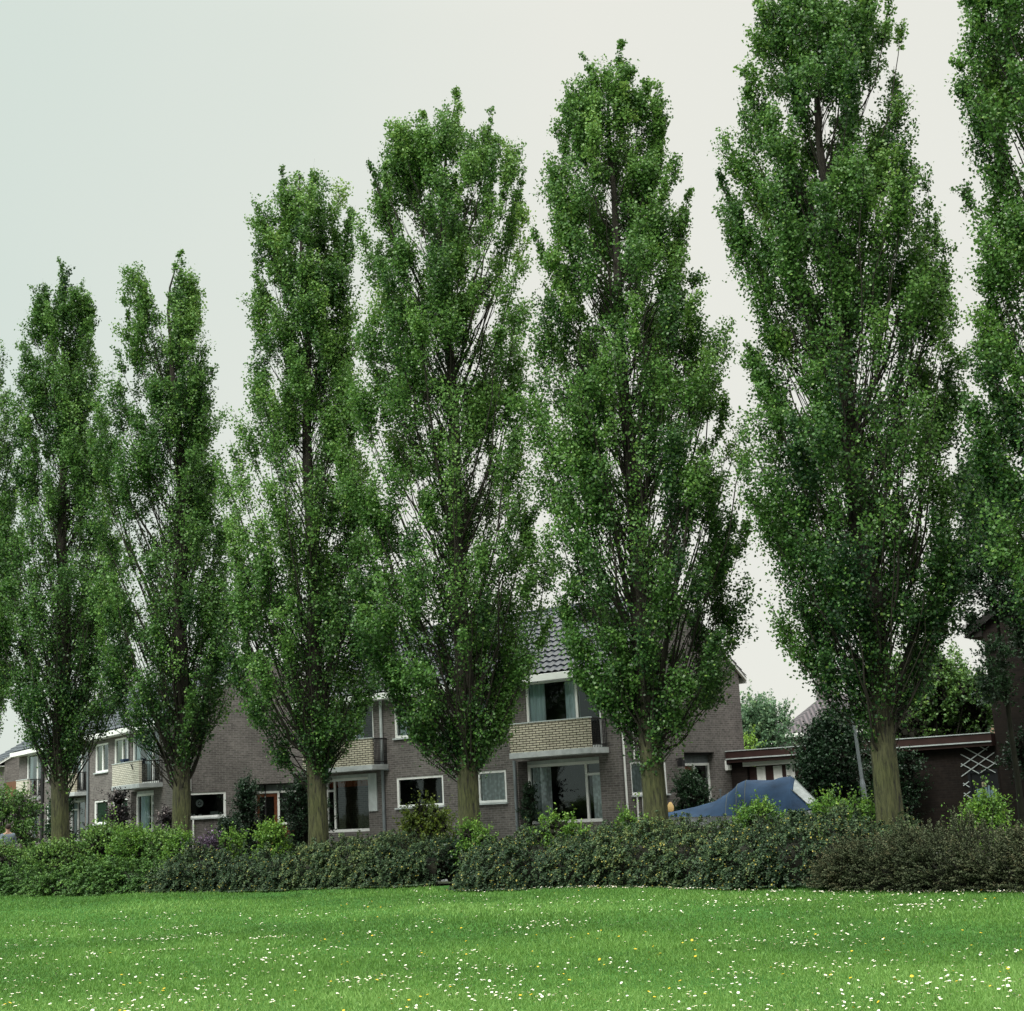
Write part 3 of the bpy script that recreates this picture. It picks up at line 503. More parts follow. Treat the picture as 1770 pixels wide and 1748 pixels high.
b('shrub', 'yellowish green juniper-like shrub with layered flat sprays, in front of the leftmost mossy trunk', 'shrub', -12.2, 38.6, 0, 1.5, 1.0, 1.25, 'midgreen', 15000, 0.055, up=0.1, lumps=22, seed=21, lumpr=0.35, tint0=0.62, group=G1)
b('shrub', 'feathery green shrub at the left edge of the photo beside the person', 'shrub', -14.6, 40.6, 0, 1.3, 0.9, 1.25, 'midgreen', 11000, 0.055, up=0.5, lumps=16, seed=22, tint0=0.58, group=G1)
b('shrub', 'leafy green shrub under the two square green blind windows of the left terrace', 'shrub', -10.9, 38.2, 0, 0.9, 0.8, 1.5, 'midgreen', 10000, 0.06, up=0.9, lumps=16, seed=23, tint0=0.6, group=G1)
b('shrub', 'green shrub below the tall blue curtained window of the left terrace', 'shrub', -9.9, 37.2, 0, 0.75, 0.7, 1.45, 'poplar_low', 9000, 0.055, up=0.9, lumps=14, seed=24, tint0=0.38, group=G1)
b('shrub', 'dense green shrub just left of the second mossy trunk', 'shrub', -9.0, 36.6, 0, 0.7, 0.6, 1.5, 'midgreen', 8000, 0.055, up=0.8, lumps=14, seed=25, tint0=0.6, group=G1)
b('shrub', 'light green shrub growing round the foot of the second mossy trunk', 'shrub', -8.5, 36.2, 0, 0.5, 0.5, 1.25, 'poplar_low', 5000, 0.05, up=0.9, lumps=10, seed=26, tint0=0.4, group=G1)
b('shrub', 'small bright green shrub between the purple shrub and the larger bright shrub by the door', 'shrub', -7.15, 35.6, 0, 0.42, 0.4, 1.22, 'poplar_low', 4200, 0.05, up=0.9, lumps=9, seed=27, tint0=0.5, group=G1)
b('shrub', 'dusky purple leaved shrub in front of the window with the white disc', 'shrub', -7.75, 36.1, 0, 0.55, 0.5, 1.16, 'lilac', 4200, 0.05, up=0.8, lumps=10, seed=28)
b('shrub', 'rounded bright yellow green shrub in front of the red brown door', 'shrub', -6.1, 35.0, 0, 0.5, 0.5, 1.42, 'poplar_low', 7000, 0.05, up=0.8, lumps=13, seed=29, tint0=0.6, group=G1)
b('shrub', 'little bright shrub tuft at the foot of the trunk left of the hedge gap', 'shrub', -1.2, 32.6, 0, 0.55, 0.4, 1.2, 'poplar_low', 4200, 0.05, up=0.8, lumps=9, seed=30, tint0=0.45, group=G1)
b('shrub', 'bright green shrub in front of the large window under the cream brick balcony', 'shrub', 0.6, 30.4, 0, 0.85, 0.5, 1.22, 'poplar_low', 6500, 0.05, up=0.9, lumps=13, seed=31, tint0=0.5, group=G1)
b('shrub', 'small bright green shrub in front of the brick pier left of the boat', 'shrub', 2.05, 30.0, 0, 0.42, 0.4, 1.38, 'poplar_low', 4200, 0.05, up=0.9, lumps=9, seed=32, tint0=0.5, group=G1)
b('shrub', 'wide bright green shrub hiding the lower side of the blue covered boat', 'shrub', 4.45, 28.9, 0, 0.8, 0.45, 1.25, 'poplar_low', 9000, 0.05, up=1.0, lumps=16, seed=33, tint0=0.45, group=G1)
b('shrub', 'bright green shrub below the clear panel of the boat cover', 'shrub', 5.75, 28.5, 0, 0.6, 0.5, 1.32, 'poplar_low', 7000, 0.05, up=1.0, lumps=13, seed=34, tint0=0.42, group=G1)
b('shrub', 'bright green shrub at the foot of the grey lamp post, left of the thick trunk', 'shrub', 6.45, 29.2, 0, 0.6, 0.5, 1.38, 'poplar_low', 7000, 0.05, up=1.0, lumps=13, seed=35, tint0=0.4, group=G1)
b('shrub', 'pointed bright green shrub in front of the black garden door and trellis', 'shrub', 8.05, 26.0, 0, 0.8, 0.6, 1.3, 'poplar_low', 12000, 0.048, 'cone', up=0.8, lumps=20, seed=36, tint0=0.5, group=G1)
b('shrub', 'small dark shrub added to darken the narrow gap between the two olive hedges', 'shrub', -1.75, 33.0, 0, 0.6, 0.4, 0.75, 'darkgreen', 5000, 0.05, up=0.5, lumps=12, seed=39, tint0=0.4)  # added so the hedge gap stays dark and the street is hidden
b('yew_shrub', 'large yellow green conifer shrub between two white framed windows', 'shrub', -2.75, 39.5, 0, 0.95, 0.8, 2.45, 'yellowgreen', 15000, 0.06, 'cone', up=0.35, lumps=26, seed=40, tint0=0.5)
b('yew_shrub', 'dark rounded conifer shrub beside the side door of the right house', 'shrub', 4.62, 41.8, 0, 0.66, 0.65, 2.25, 'darkgreen', 13000, 0.055, up=0.4, lumps=20, seed=41, tint0=0.6, shape='col')
b('yew_shrub', 'dark conical conifer left of the red brown door', 'shrub', -9.95, 52.3, 0, 0.7, 0.6, 3.1, 'darkgreen', 9000, 0.07, 'cone', up=0.5, lumps=18, seed=42, tint0=0.42)
b('shrub', 'low black green shrub under the gable wall left of the dark conical conifer', 'shrub', -10.3, 50.9, 0, 0.8, 0.6, 1.5, 'darkgreen', 5000, 0.07, up=0.5, lumps=12, seed=43, tint0=0.35)
b('shrub', 'tall dark leafy shrub behind the trunk right of the red brown door', 'shrub', -6.85, 45.4, 0, 0.75, 0.7, 2.9, 'darkgreen', 11000, 0.07, 'col', up=0.6, lumps=20, seed=44, tint0=0.5)
b('flowering_climber', 'dark purple leaved climber with pale flowers beneath the cream brick balcony', 'climber', -15.15, 54.6, 0, 0.5, 0.5, 3.0, 'purple', 8000, 0.08, 'cone', up=0.4, lumps=22, seed=45, tint0=0.55)
b('flowering_shrub', 'small dark shrub with whitish pink flowers at the corner of the left terrace', 'shrub', -12.6, 51.2, 0, 0.45, 0.4, 2.15, 'purple', 3500, 0.07, 'col', up=0.5, lumps=10, seed=46, tint0=0.62)
b('flowering_shrub', 'pale pink flowering shrub in front of the balcony house at the far left', 'shrub', -22.0, 64.5, 0, 0.5, 0.5, 3.1, 'purple', 5500, 0.10, 'col', up=0.5, lumps=14, seed=47, tint0=0.72)
b('cypress', 'dark narrow conifer between the two leftmost balconies', 'tree', -19.6, 62.0, 0, 0.6, 0.6, 3.1, 'darkgreen', 6000, 0.09, 'col', up=0.8, lumps=16, seed=48, tint0=0.5)
b('garden_tree', 'small loose green garden tree behind the person at the left edge', 'tree', -22.2, 62.5, 0.7, 1.5, 1.2, 2.5, 'midgreen', 7000, 0.10, up=0.5, lumps=18, seed=49, trunk=1.0, core=False)
b('climbing_plant', 'dark climber on the brick return beside the large window of the right house', 'climber', 0.05, 42.75, 0, 0.22, 0.2, 2.3, 'darkgreen', 3500, 0.06, 'col', up=0.6, lumps=12, seed=50, tint0=0.5)
b('garden_bush', 'very dark tall rounded bush between the boat and the lamp post', 'bush', 8.35, 40.0, 0, 1.28, 1.1, 3.65, 'darkgreen', 42000, 0.075, up=0.5, lumps=46, seed=51, tint0=0.5, lumpr=0.36, shape='col')
b('garden_tree', 'spreading mid green tree behind the flat garage roof, right of the thick trunk', 'tree', 13.9, 50.0, 1.5, 2.4, 2.0, 4.6, 'midgreen', 30000, 0.10, up=0.5, lumps=40, seed=52, trunk=1.8, tint0=0.45, lumpr=0.34)
b('garden_tree', 'thin leafy tree reaching in front of the dark brick house at the right', 'tree', 12.0, 36.2, 3.2, 1.5, 1.3, 6.8, 'darkgreen', 40000, 0.075, up=0.5, lumps=44, seed=53, trunk=2.6, stemk=0.3, core=False, tint0=0.8, lumpr=0.25)
b('ivy', 'dark ivy climbing over the lower wall of the dark brick house', 'ivy', 14.3, 38.2, 0.6, 1.8, 0.7, 6.3, 'darkgreen', 46000, 0.075, 'col', up=0.3, lumps=60, seed=54, tint0=0.4, lumpr=0.3)
b('climbing_rose', 'dark climbing plant on the brick wall left of the white trellis', 'climber', 10.4, 41.7, 0.4, 0.9, 0.35, 2.3, 'darkgreen', 9000, 0.065, up=0.3, lumps=22, seed=55, tint0=0.45, lumpr=0.34)
b('distant_tree', 'pale green tree beyond the garage, right of the gable wall', 'tree', 10.6, 66.0, 1.2, 1.7, 1.3, 4.6, 'palegreen', 13000, 0.12, up=0.8, lumps=26, seed=56, trunk=1.4, core=False, tint0=0.35, lumpr=0.33)
b('distant_tree', 'yellow green small tree beside the gable wall beyond the garage', 'tree', 8.9, 60.0, 0.6, 0.7, 0.7, 3.4, 'poplar_low', 5000, 0.10, up=0.7, lumps=14, seed=57, trunk=0.9, tint0=0.85)
b('distant_tree', 'green tree beside the distant house with the grey chimney, above the garage roof', 'tree', 17.9, 62.0, 1.2, 2.1, 1.6, 4.6, 'palegreen', 15000, 0.12, up=0.8, lumps=26, seed=58, trunk=1.4, core=False, tint0=0.22, lumpr=0.33)
# ------------------------------------------------------------------ the ground
LINE = [(-30, 52), (-18.5, 42.4), (-13.43, 37.7), (-8.13, 34.0), (-5.35, 33.0), (-2.3, 31.9), (-1.75, 30.0), (0.86, 27.9), (4.34, 24.6), (6.92, 21.4), (10.5, 17.6), (16, 12)]
lx = np.array([p[0] for p in LINE]); ly = np.array([p[1] for p in LINE])
gx, gy = np.meshgrid(np.linspace(-45, 30, 190), np.linspace(-12, 56, 170), indexing='ij')
gz = ground_z(gx, gy); idx = np.arange(gx.size).reshape(gx.shape)
F = np.stack([idx[:-1, :-1], idx[1:, :-1], idx[1:, 1:], idx[:-1, 1:]], -1).reshape(-1, 4)
cxy = np.stack([gx.ravel()[F].mean(1), gy.ravel()[F].mean(1)], 1)
F = F[cxy[:, 1] < np.interp(cxy[:, 0], lx, ly) + 1.2]
m, t, b_ = mat('lawn grass')
f = noise(t, 0.35, 5, scaled(t, (1, 2.2, 1))); g = noise(t, 26.0, 6)
ca = ramp(t, f, [(0.36, (0.032, 0.098, 0.020)), (0.6, (0.060, 0.165, 0.036))]); cb = ramp(t, g, [(0.3, (0.55, 0.55, 0.55)), (0.7, (1.25, 1.25, 1.2))])
x = N(t, 'ShaderNodeMix', data_type='RGBA', blend_type='MULTIPLY'); x.inputs[0].default_value = 1; t.links.new(ca, x.inputs[6]); t.links.new(cb, x.inputs[7]); t.links.new(x.outputs[2], b_.inputs['Base Color'])
b_.inputs['Roughness'].default_value = 0.9; b_.inputs['Specular IOR Level'].default_value = 0.1; bump(t, b_, g, 0.8, 0.03)
tag(np_mesh('lawn', np.stack([gx.ravel(), gy.ravel(), gz.ravel()], 1), F, m, None, smooth=True), kind='structure')
def sheet(name, pts, z, m):
    o = MB(); o.quad(*[(p[0], p[1], z) for p in pts]); return tag(o.build(name, m), kind='structure')
soil = plain('garden soil and short grass', (0.045, 0.06, 0.022), 0.95, 0.4, 0.8)
sheet('ground', [(-600, -300), (600, -300), (600, 900), (-600, 900)], -0.10, soil)
pv = brick('grey clinker paving', (0.12, 0.10, 0.095), (0.09, 0.075, 0.07), (0.06, 0.055, 0.05), 0.21, 0.105, 0.006)
# paving street between the planting bed and the front gardens, with a kerb on each side
def off(k, d): return (k[0] + 0.57 * d, k[1] + 0.82 * d)
A0, A1 = (-32.0, 57.0), (14.5, 23.2)
sheet('street', [off(A0, 0), off(A1, 0), off(A1, 4.2), off(A0, 4.2)], -0.03, pv)
sheet('pavement', [off(A0, 4.35), off(A1, 4.35), off(A1, 6.0), off(A0, 6.0)], 0.05, plain('concrete paving', (0.22, 0.21, 0.2), 0.9, 0.2))
kb = MB()
for d in (-0.13, 4.22):
    p, q, r2, s2 = off(A0, d), off(A1, d), off(A1, d + 0.12), off(A0, d + 0.12)
    for z in (0.06,): kb.quad((*p, z), (*q, z), (*r2, z), (*s2, z))
    kb.quad((*p, -0.1), (*q, -0.1), (*q, 0.06), (*p, 0.06)); kb.quad((*s2, -0.1), (*r2, -0.1), (*r2, 0.06), (*s2, 0.06))
tag(kb.build('kerb', M['concrete']), kind='structure')

# grass blades, denser near the camera
rng = np.random.default_rng(99)
nb = int(620000 * GR)
Y = 1 / rng.uniform(1 / 39.0, 1 / 9.3, int(nb * 1.5)); X = rng.uniform(-0.46, 0.46, len(Y)) * (Y + 1.0)
ok = Y < np.interp(X, lx, ly) + 0.5; X, Y = X[ok][:nb], Y[ok][:nb]; nb = len(X)
sc_ = Y / 11.0; h = rng.uniform(0.014, 0.036, nb) * (0.75 + 0.25 * sc_); patch = np.sin(X * 0.9 + 1.3 * np.sin(Y * 0.5)) * np.sin(Y * 0.8 + X * 0.3) + 0.6 * np.sin(X * 2.1 + Y * 2.9 + 1) * np.sin(Y * 1.7 - X)
h = h * (1 + 0.30 * patch) * rng.choice([1, 1, 1, 1.35], nb); a = rng.uniform(0, 2 * np.pi, nb); wd = rng.uniform(0.0035, 0.006, nb) * sc_ ** 0.9
bs = np.stack([X, Y, ground_z(X, Y) - 0.004], 1); sdv = np.stack([np.cos(a), np.sin(a), 0 * a], 1) * wd[:, None]
ln_ = np.stack([rng.normal(0, 0.45, nb), rng.normal(0, 0.45, nb), np.ones(nb)], 1) * h[:, None]
V = np.stack([bs - sdv, bs + sdv, bs + ln_], 1).reshape(-1, 3)
lowf = 0.5 * np.sin(Y * 1.15 + 0.6 * np.sin(X * 0.35)) + 0.5 * np.sin(Y * 0.5 + X * 0.13 + 2) + 0.4 * np.sin(X * 0.7 + Y * 0.9)
tint = np.clip(0.45 + 0.11 * patch + 0.18 * lowf + rng.normal(0, 0.16, nb) + np.clip((16 - Y) * 0.018, -0.05, 0.12), 0, 1)
tag(np_mesh('grass', V, np.arange(nb * 3).reshape(-1, 3), M['blade'], None, tint), 'short mown grass of the lawn in front of the hedges', 'grass', kind='stuff')

# daisies and buttercups in drifts
def flower_mesh(name, r, petals, pc, cc, h):
    o = MB(); c = (0, 0, h)
    for i in range(petals):
        a0 = 2 * math.pi * i / petals; wd_ = 2 * math.pi / petals * 0.46
        o.quad((math.cos(a0) * r * 0.2, math.sin(a0) * r * 0.2, h), (math.cos(a0 - wd_) * r * 0.85, math.sin(a0 - wd_) * r * 0.85, h + r * 0.22), (math.cos(a0) * r, math.sin(a0) * r, h + r * 0.15), (math.cos(a0 + wd_) * r * 0.85, math.sin(a0 + wd_) * r * 0.85, h + r * 0.22))
    o.cur = 1; n = len(o.v); k = 6
    o.v += [(math.cos(2 * math.pi * i / k) * r * 0.36, math.sin(2 * math.pi * i / k) * r * 0.36, h + 0.001) for i in range(k)] + [(0, 0, h + r * 0.3)]
    for i in range(k): o.f.append((n + i, n + (i + 1) % k, n + k)); o.m.append(1)
    o.cur = 2; o.bar((0, 0, -0.01), (0, 0, h), 0.0012, 3)
    return o.build(name, [pc, cc, M['poplar_low']])
petal = plain('daisy petals', (0.82, 0.82, 0.78), 0.6, 0.04); eye = plain('yellow flower centre', (0.75, 0.45, 0.03), 0.6, 0.1); butter = plain('buttercup petals', (0.80, 0.52, 0.02), 0.35, 0.1)
def lawn_ok(x, y): return 10.2 < y < np.interp(x, lx, ly) - 0.15 and abs(x) < 0.385 * y + 0.1
rr_ = random.Random(12); D = []
while len(D) < 3400:
    cy = 1 / rr_.uniform(1 / 34, 1 / 10.4); cx = rr_.uniform(-0.4, 0.4) * cy; nfl = int(rr_.expovariate(1 / 8.0)) + 1; s_ = rr_.uniform(0.12, 0.8)
    if cx < -2.2 and cy > 27 and rr_.random() < 0.8: continue
    for _ in range(nfl):
        x_, y_ = cx + rr_.gauss(0, s_ * 1.2), cy + rr_.gauss(0, s_ * 0.8)
        if lawn_ok(x_, y_): D.append((x_, y_))
for _ in range(420):                                     # a thicker drift along the foot of the right hedge
    u = rr_.random(); x_ = -1.4 + 8.3 * u; y_ = float(np.interp(x_, lx, ly)) - abs(rr_.gauss(0.3, 0.35)) - 0.1
    if lawn_ok(x_, y_): D.append((x_, y_))
D.sort(key=lambda p: p[1])
dm = flower_mesh('daisy', 0.0118, 8, petal, eye, 0.042)
for i, (x_, y_) in enumerate(D[:300]):
    o = dm if i == 0 else dm.copy()
    if i: C.objects.link(o)
    s_ = rr_.uniform(0.75, 1.2); o.location = (x_, y_, float(ground_z(x_, y_))); o.scale = (s_, s_, 1); o.rotation_euler = (rr_.gauss(0.12, 0.22), rr_.gauss(0, 0.22), rr_.uniform(0, 6))
    tag(o, 'small white daisy with a yellow centre growing in the near part of the lawn', 'daisy', 'daisies in the near part of the lawn')
src = np.array([v.co[:] for v in dm.data.vertices]); fc = [tuple(p.vertices) for p in dm.data.polygons]; mi = [p.material_index for p in dm.data.polygons]
far = MB(); 
for (x_, y_) in D[300:]:
    n0 = len(far.v); s_ = rr_.uniform(0.8, 1.25) * (1 + max(0, y_ - 14) * 0.015); az = rr_.uniform(0, 6); c_, s1 = math.cos(az), math.sin(az); tx, ty = rr_.gauss(-0.05, 0.2), rr_.gauss(0.12, 0.2); gz_ = float(ground_z(x_, y_))
    for vx, vy, vz in src: far.v.append((x_ + (vx * c_ - vy * s1) * s_, y_ + (vx * s1 + vy * c_) * s_, gz_ + vz + (vx * tx + vy * ty) * s_))
    far.f += [tuple(n0 + i for i in q) for q in fc]; far.m += mi
tag(far.build('daisies', [petal, eye, M['poplar_low']]), 'countless white daisies in drifts across the farther lawn', 'daisies', kind='stuff')
bm_ = flower_mesh('buttercup', 0.0145, 5, butter, butter, 0.055); Bt = []
while len(Bt) < 200:
    cy = 1 / rr_.uniform(1 / 30, 1 / 10.4); cx = rr_.uniform(-0.4, 0.4) * cy
    for _ in range(rr_.choice([1, 1, 2, 3, 6])):
        x_, y_ = cx + rr_.gauss(0, 0.4), cy + rr_.gauss(0, 0.35)
        if lawn_ok(x_, y_) and len(Bt) < 200: Bt.append((x_, y_))
for i, (x_, y_) in enumerate(Bt):
    o = bm_ if i == 0 else bm_.copy()
    if i: C.objects.link(o)
    s_ = rr_.uniform(0.7, 1.15); o.location = (x_, y_, float(ground_z(x_, y_))); o.scale = (s_, s_, 1); o.rotation_euler = (rr_.gauss(0.15, 0.25), rr_.gauss(0, 0.25), rr_.uniform(0, 6))
    tag(o, 'small yellow buttercup growing among the daisies in the lawn', 'buttercup', 'yellow buttercups scattered over the lawn')

# ------------------------------------------------------------------ houses
TF = lambda a, d, z: (a, d, z)                # facade: a along the front, d into the house
TG = lambda a, d, z: (-d, a, z)               # right gable: a along the gable from the front corner
def wall_grid(o, a0, a1, z0, z1, ops):
    xs = sorted({a0, a1, *[v for p in ops for v in p[:2]]}); zz = sorted({z0, z1, *[v for p in ops for v in p[2:4]]})
    for i in range(len(xs) - 1):
        for j in range(len(zz) - 1):
            cx, cz = (xs[i] + xs[i + 1]) / 2, (zz[j] + zz[j + 1]) / 2
            if any(p[0] < cx < p[1] and p[2] < cz < p[3] for p in ops): continue
            o.quad((xs[i], 0, zz[j]), (xs[i + 1], 0, zz[j]), (xs[i + 1], 0, zz[j + 1]), (xs[i], 0, zz[j + 1]))
    for p in ops:
        dp = p[4]
        o.quad((p[0], 0, p[2]), (p[0], dp, p[2]), (p[0], dp, p[3]), (p[0], 0, p[3])); o.quad((p[1], 0, p[2]), (p[1], dp, p[2]), (p[1], dp, p[3]), (p[1], 0, p[3]))
        o.quad((p[0], 0, p[2]), (p[1], 0, p[2]), (p[1], dp, p[2]), (p[0], dp, p[2])); o.quad((p[0], 0, p[3]), (p[1], 0, p[3]), (p[1], dp, p[3]), (p[0], dp, p[3]))
def window(parent, T, a0, a1, z0, z1, d=0.05, vbars=(), hbars=(), curtain=None, sill=True, fw=0.075, label=None, framemat='white', proud=0.0, panem='glass'):
    """vbars: positions of mullions; hbars: (a0, a1, z) transoms; curtain: list of (a0, a1, z0, z1, material)"""
    o = MB(T); f0, f1 = d - 0.03 - proud, d + 0.05
    o.box(a0, a0 + fw, f0, f1, z0, z1); o.box(a1 - fw, a1, f0, f1, z0, z1)
    o.box(a0 + fw, a1 - fw, f0, f1, z1 - fw, z1); o.box(a0 + fw, a1 - fw, f0, f1, z0, z0 + fw)
    for v_ in vbars: o.box(v_ - 0.04, v_ + 0.04, f0 + 0.004, f1 - 0.004, z0 + fw, z1 - fw)
    for (p, q, z) in hbars: o.box(p, q, f0 + 0.008, f1 - 0.008, z - 0.035, z + 0.035)
    fr = o.build('window', M[framemat], parent, bev=0.006)
    if label: fr['label'] = label
    g = MB(T); g.quad((a0 + fw * 0.8, d + 0.02, z0 + fw * 0.8), (a1 - fw * 0.8, d + 0.02, z0 + fw * 0.8), (a1 - fw * 0.8, d + 0.02, z1 - fw * 0.8), (a0 + fw * 0.8, d + 0.02, z1 - fw * 0.8)); g.build('pane', M[panem], fr)
    if sill:
        s = MB(T); s.box(a0 - 0.04, a1 + 0.04, d - 0.13, d - 0.032, z0 - 0.05, z0 - 0.003); s.build('sill', M['offwhite'], fr, bev=0.006)
    for (p, q, zl, zh, cm) in (curtain or []):
        c_ = MB(T); n = max(2, int((q - p) / 0.035)); ph = random.random() * 6
        if cm in ('blind', 'blind2'): c_.quad((p, d + 0.09, zl), (q, d + 0.09, zl), (q, d + 0.09, zh), (p, d + 0.09, zh))
        else:
            ds = [d + 0.10 + 0.035 * math.sin(i * 1.35 + ph) + 0.012 * math.sin(i * 0.37) for i in range(n + 1)]
            for i in range(n): c_.quad((p + (q - p) * i / n, ds[i], zl), (p + (q - p) * (i + 1) / n, ds[i + 1], zl), (p + (q - p) * (i + 1) / n, ds[i + 1], zh), (p + (q - p) * i / n, ds[i], zh))
        c_.build('blind' if cm == 'blind' else 'curtain', M[cm], fr, smooth=True)
    return fr
def tile_slope(o, x0, x1, ye, ze, yr, zr, pitch=0.24, course=0.34):
    """wavy pantiles in overlapping courses, as geometry"""
    Ls = math.hypot(yr - ye, zr - ze); n = max(1, int(Ls / course)); k = max(1, int((x1 - x0) / pitch)); sub = 5
    uy, uz = (yr - ye) / Ls, (zr - ze) / Ls; ny, nz = (-uz, uy) if uy > 0 else (uz, -uy)
    prof = [0.0, 0.018, 0.045, 0.04, 0.012]
    xs = [x0 + (x1 - x0) * i / (k * sub) for i in range(k * sub + 1)]; hs = [prof[i % sub] for i in range(k * sub + 1)]
    prev = None
    for j in range(n):
        s0, s1 = Ls * j / n, Ls * (j + 1) / n; rows = []
        for s, up in ((s0 - 0.0, 0.05), (s1, 0.008)):
            base = len(o.v)
            for x_, h_ in zip(xs, hs): hh = h_ + up; o.v.append((x_, ye + uy * s + ny * hh, ze + uz * s + nz * hh))
            rows.append(base)
        for i in range(len(xs) - 1): o.f.append((rows[0] + i, rows[0] + i + 1, rows[1] + i + 1, rows[1] + i)); o.m.append(0)
        if prev is not None:
            for i in range(len(xs) - 1): o.f.append((prev + i, prev + i + 1, rows[0] + i + 1, rows[0] + i)); o.m.append(0)
        prev = rows[1]
    o.quad((x0, ye, ze - 0.02), (x1, ye, ze - 0.02), (x1, yr, zr - 0.02), (x0, yr, zr - 0.02))
def house(label, C0, rz, W, front, right_ops=(), D=7.3, ez=5.36, rz_=7.55, group=None, gable_right=True, gable_left=True, chimney=None, wallm='brick', tile='tile', front_gable=False):
    h = thing('terraced_house', label, 'house', (C0[0], C0[1], 0), rz, group)
    o = MB(TF); wall_grid(o, -W, 0, -0.1, ez, front)
    o.T = TG
    mid = D / 2
    if gable_right:
        wall_grid(o, 0, D, -0.1, ez, list(right_ops)); o.quad((0, 0, ez), (D, 0, ez), (mid, 0, rz_))
    o.T = TF
    if gable_left: o.quad((-W, 0, -0.1), (-W, D, -0.1), (-W, D, ez), (-W, 0, ez)); o.quad((-W, 0, ez), (-W, D, ez), (-W, mid, rz_))
    o.quad((-W, D, -0.1), (0, D, -0.1), (0, D, ez), (-W, D, ez))
    o.build('wall', M[wallm], h)
    fl = MB(); fl.box(-W + 0.1, -0.1, 0.65, D - 0.1, 2.76, 2.9); fl.quad((-W + .1, 0.65, 0.12), (-.1, 0.65, 0.12), (-.1, D - .1, 0.12), (-W + .1, D - .1, 0.12)); fl.quad((-W + .1, 0.1, ez - 0.06), (-.1, 0.1, ez - 0.06), (-.1, D - .1, ez - 0.06), (-W + .1, D - .1, ez - 0.06))
    fl.quad((-W + .1, 3.6, 0.1), (-.1, 3.6, 0.1), (-.1, 3.6, ez - 0.1), (-W + .1, 3.6, ez - 0.1)); fl.build('floor', M['dark'], h)
    ov = 0.38; sl = (rz_ - ez) / mid; og = 0.10 if gable_right else 0; ol = 0.10 if gable_left else 0
    r = MB(); tile_slope(r, -W - ol, og, -ov, ez - ov * sl + 0.10, mid, rz_ + 0.10); tile_slope(r, -W - ol, og, D + ov, ez - ov * sl + 0.10, mid, rz_ + 0.10)
    r.bar((-W - ol, mid, rz_ + 0.12), (og, mid, rz_ + 0.12), 0.11, 8)
    rf = r.build('roof', M[tile], h)
    e = MB(); zf = ez - ov * sl
    e.box(-W, 0 if not gable_right else 0.06, -ov - 0.07, -ov, zf - 0.10, zf + 0.10); e.box(-W, 0, -ov, -0.003, zf - 0.10, zf - 0.06)
    e.box(-W, 0 if not gable_right else 0.06, D + ov, D + ov + 0.06, zf - 0.10, zf + 0.10); e.build('gutter', M['white'], h, bev=0.01)
    if gable_right or gable_left:
        vb = MB()
        for xx in ([0.004] if gable_right else []) + ([-W - 0.104] if gable_left else []):
            for (ya, za, yb_, zb) in ((-ov, zf, mid, rz_), (D + ov, zf, mid, rz_)):
                vb.v += [(xx, ya, za - 0.02), (xx + 0.08, ya, za - 0.02), (xx + 0.08, ya, za + 0.11), (xx, ya, za + 0.11), (xx, yb_, zb - 0.02), (xx + 0.08, yb_, zb - 0.02), (xx + 0.08, yb_, zb + 0.11), (xx, yb_, zb + 0.11)]
                n = len(vb.v) - 8
                for q in ((0, 1, 2, 3), (4, 7, 6, 5), (0, 4, 5, 1), (1, 5, 6, 2), (2, 6, 7, 3), (3, 7, 4, 0)): vb.f.append(tuple(n + i for i in q)); vb.m.append(0)
        vb.build('verge_board', M['white'], h)
    if chimney is not None:
        c_ = MB(); c_.box(chimney - 0.45, chimney + 0.45, mid - 0.35, mid + 0.35, rz_ - 0.4, rz_ + 1.25); c_.box(chimney - 0.5, chimney + 0.5, mid - 0.4, mid + 0.4, rz_ + 1.25, rz_ + 1.33); c_.build('chimney', M[wallm], rf)
    return h
def balcony(h, b0, b1, p=0.9, panel_end=None, rail='right', ornament=False, pz=3.83, panelm='cream'):
    if ornament: panelm = 'pale'
    s = MB(); s.box(b0, b1, -p, -0.002, 2.86, 3.02); sl = s.build('balcony', M['concrete'], h, bev=0.01)
    q = MB(); q.box(b0 + 0.02, b1 - 0.03, -p + 0.02, -p + 0.12, 3.022, pz); q.box(b0 + 0.02, b0 + 0.12, -p + 0.122, -0.003, 3.022, pz); q.build('brick_panel', M[panelm], sl)
    c_ = MB(); c_.box(b0, b1 - 0.01, -p, -p + 0.14, pz + 0.002, pz + 0.03); c_.build('coping', M['offwhite'], sl)
    r = MB(); x_ = b1 - 0.05
    r.box(x_ - 0.02, x_ + 0.02, -p + 0.15, -0.01, pz - 0.03, pz + 0.01); r.box(x_ - 0.015, x_ + 0.015, -p + 0.15, -0.01, 3.09, 3.12)
    n = 9
    for i in range(n + 1): y_ = -p + 0.16 + (p - 0.19) * i / n; r.box(x_ - 0.008, x_ + 0.008, y_ - 0.008, y_ + 0.008, 3.02, pz - 0.03)
    r.build('railing', M['iron'], sl)
    if ornament:
        k = MB(); x0 = b0 + (b1 - b0) * 0.78
        pts = [(x0 - 0.14, 3.74), (x0 - 0.07, 3.70), (x0, 3.66), (x0 + 0.05, 3.58), (x0 + 0.10, 3.54)]
        for a_, b2 in zip(pts[:-1], pts[1:]): k.bar((a_[0], -p - 0.03, a_[1]), (b2[0], -p - 0.03, b2[1]), 0.018, 5)
        k.bar((x0, -p - 0.03, 3.66), (x0 + 0.02, -p - 0.03, 3.76), 0.014, 5); k.build('bird_ornament', M['iron'], sl)
    return sl
def pipe(h, pts, r, m='offwhite', T=TF):
    o = MB(T)
    for a_, b2 in zip(pts[:-1], pts[1:]): o.bar(a_, b2, r, 8)
    return o.build('downpipe', M[m], h, smooth=False)
RZ1, RZ2 = R_(-37), R_(-57)
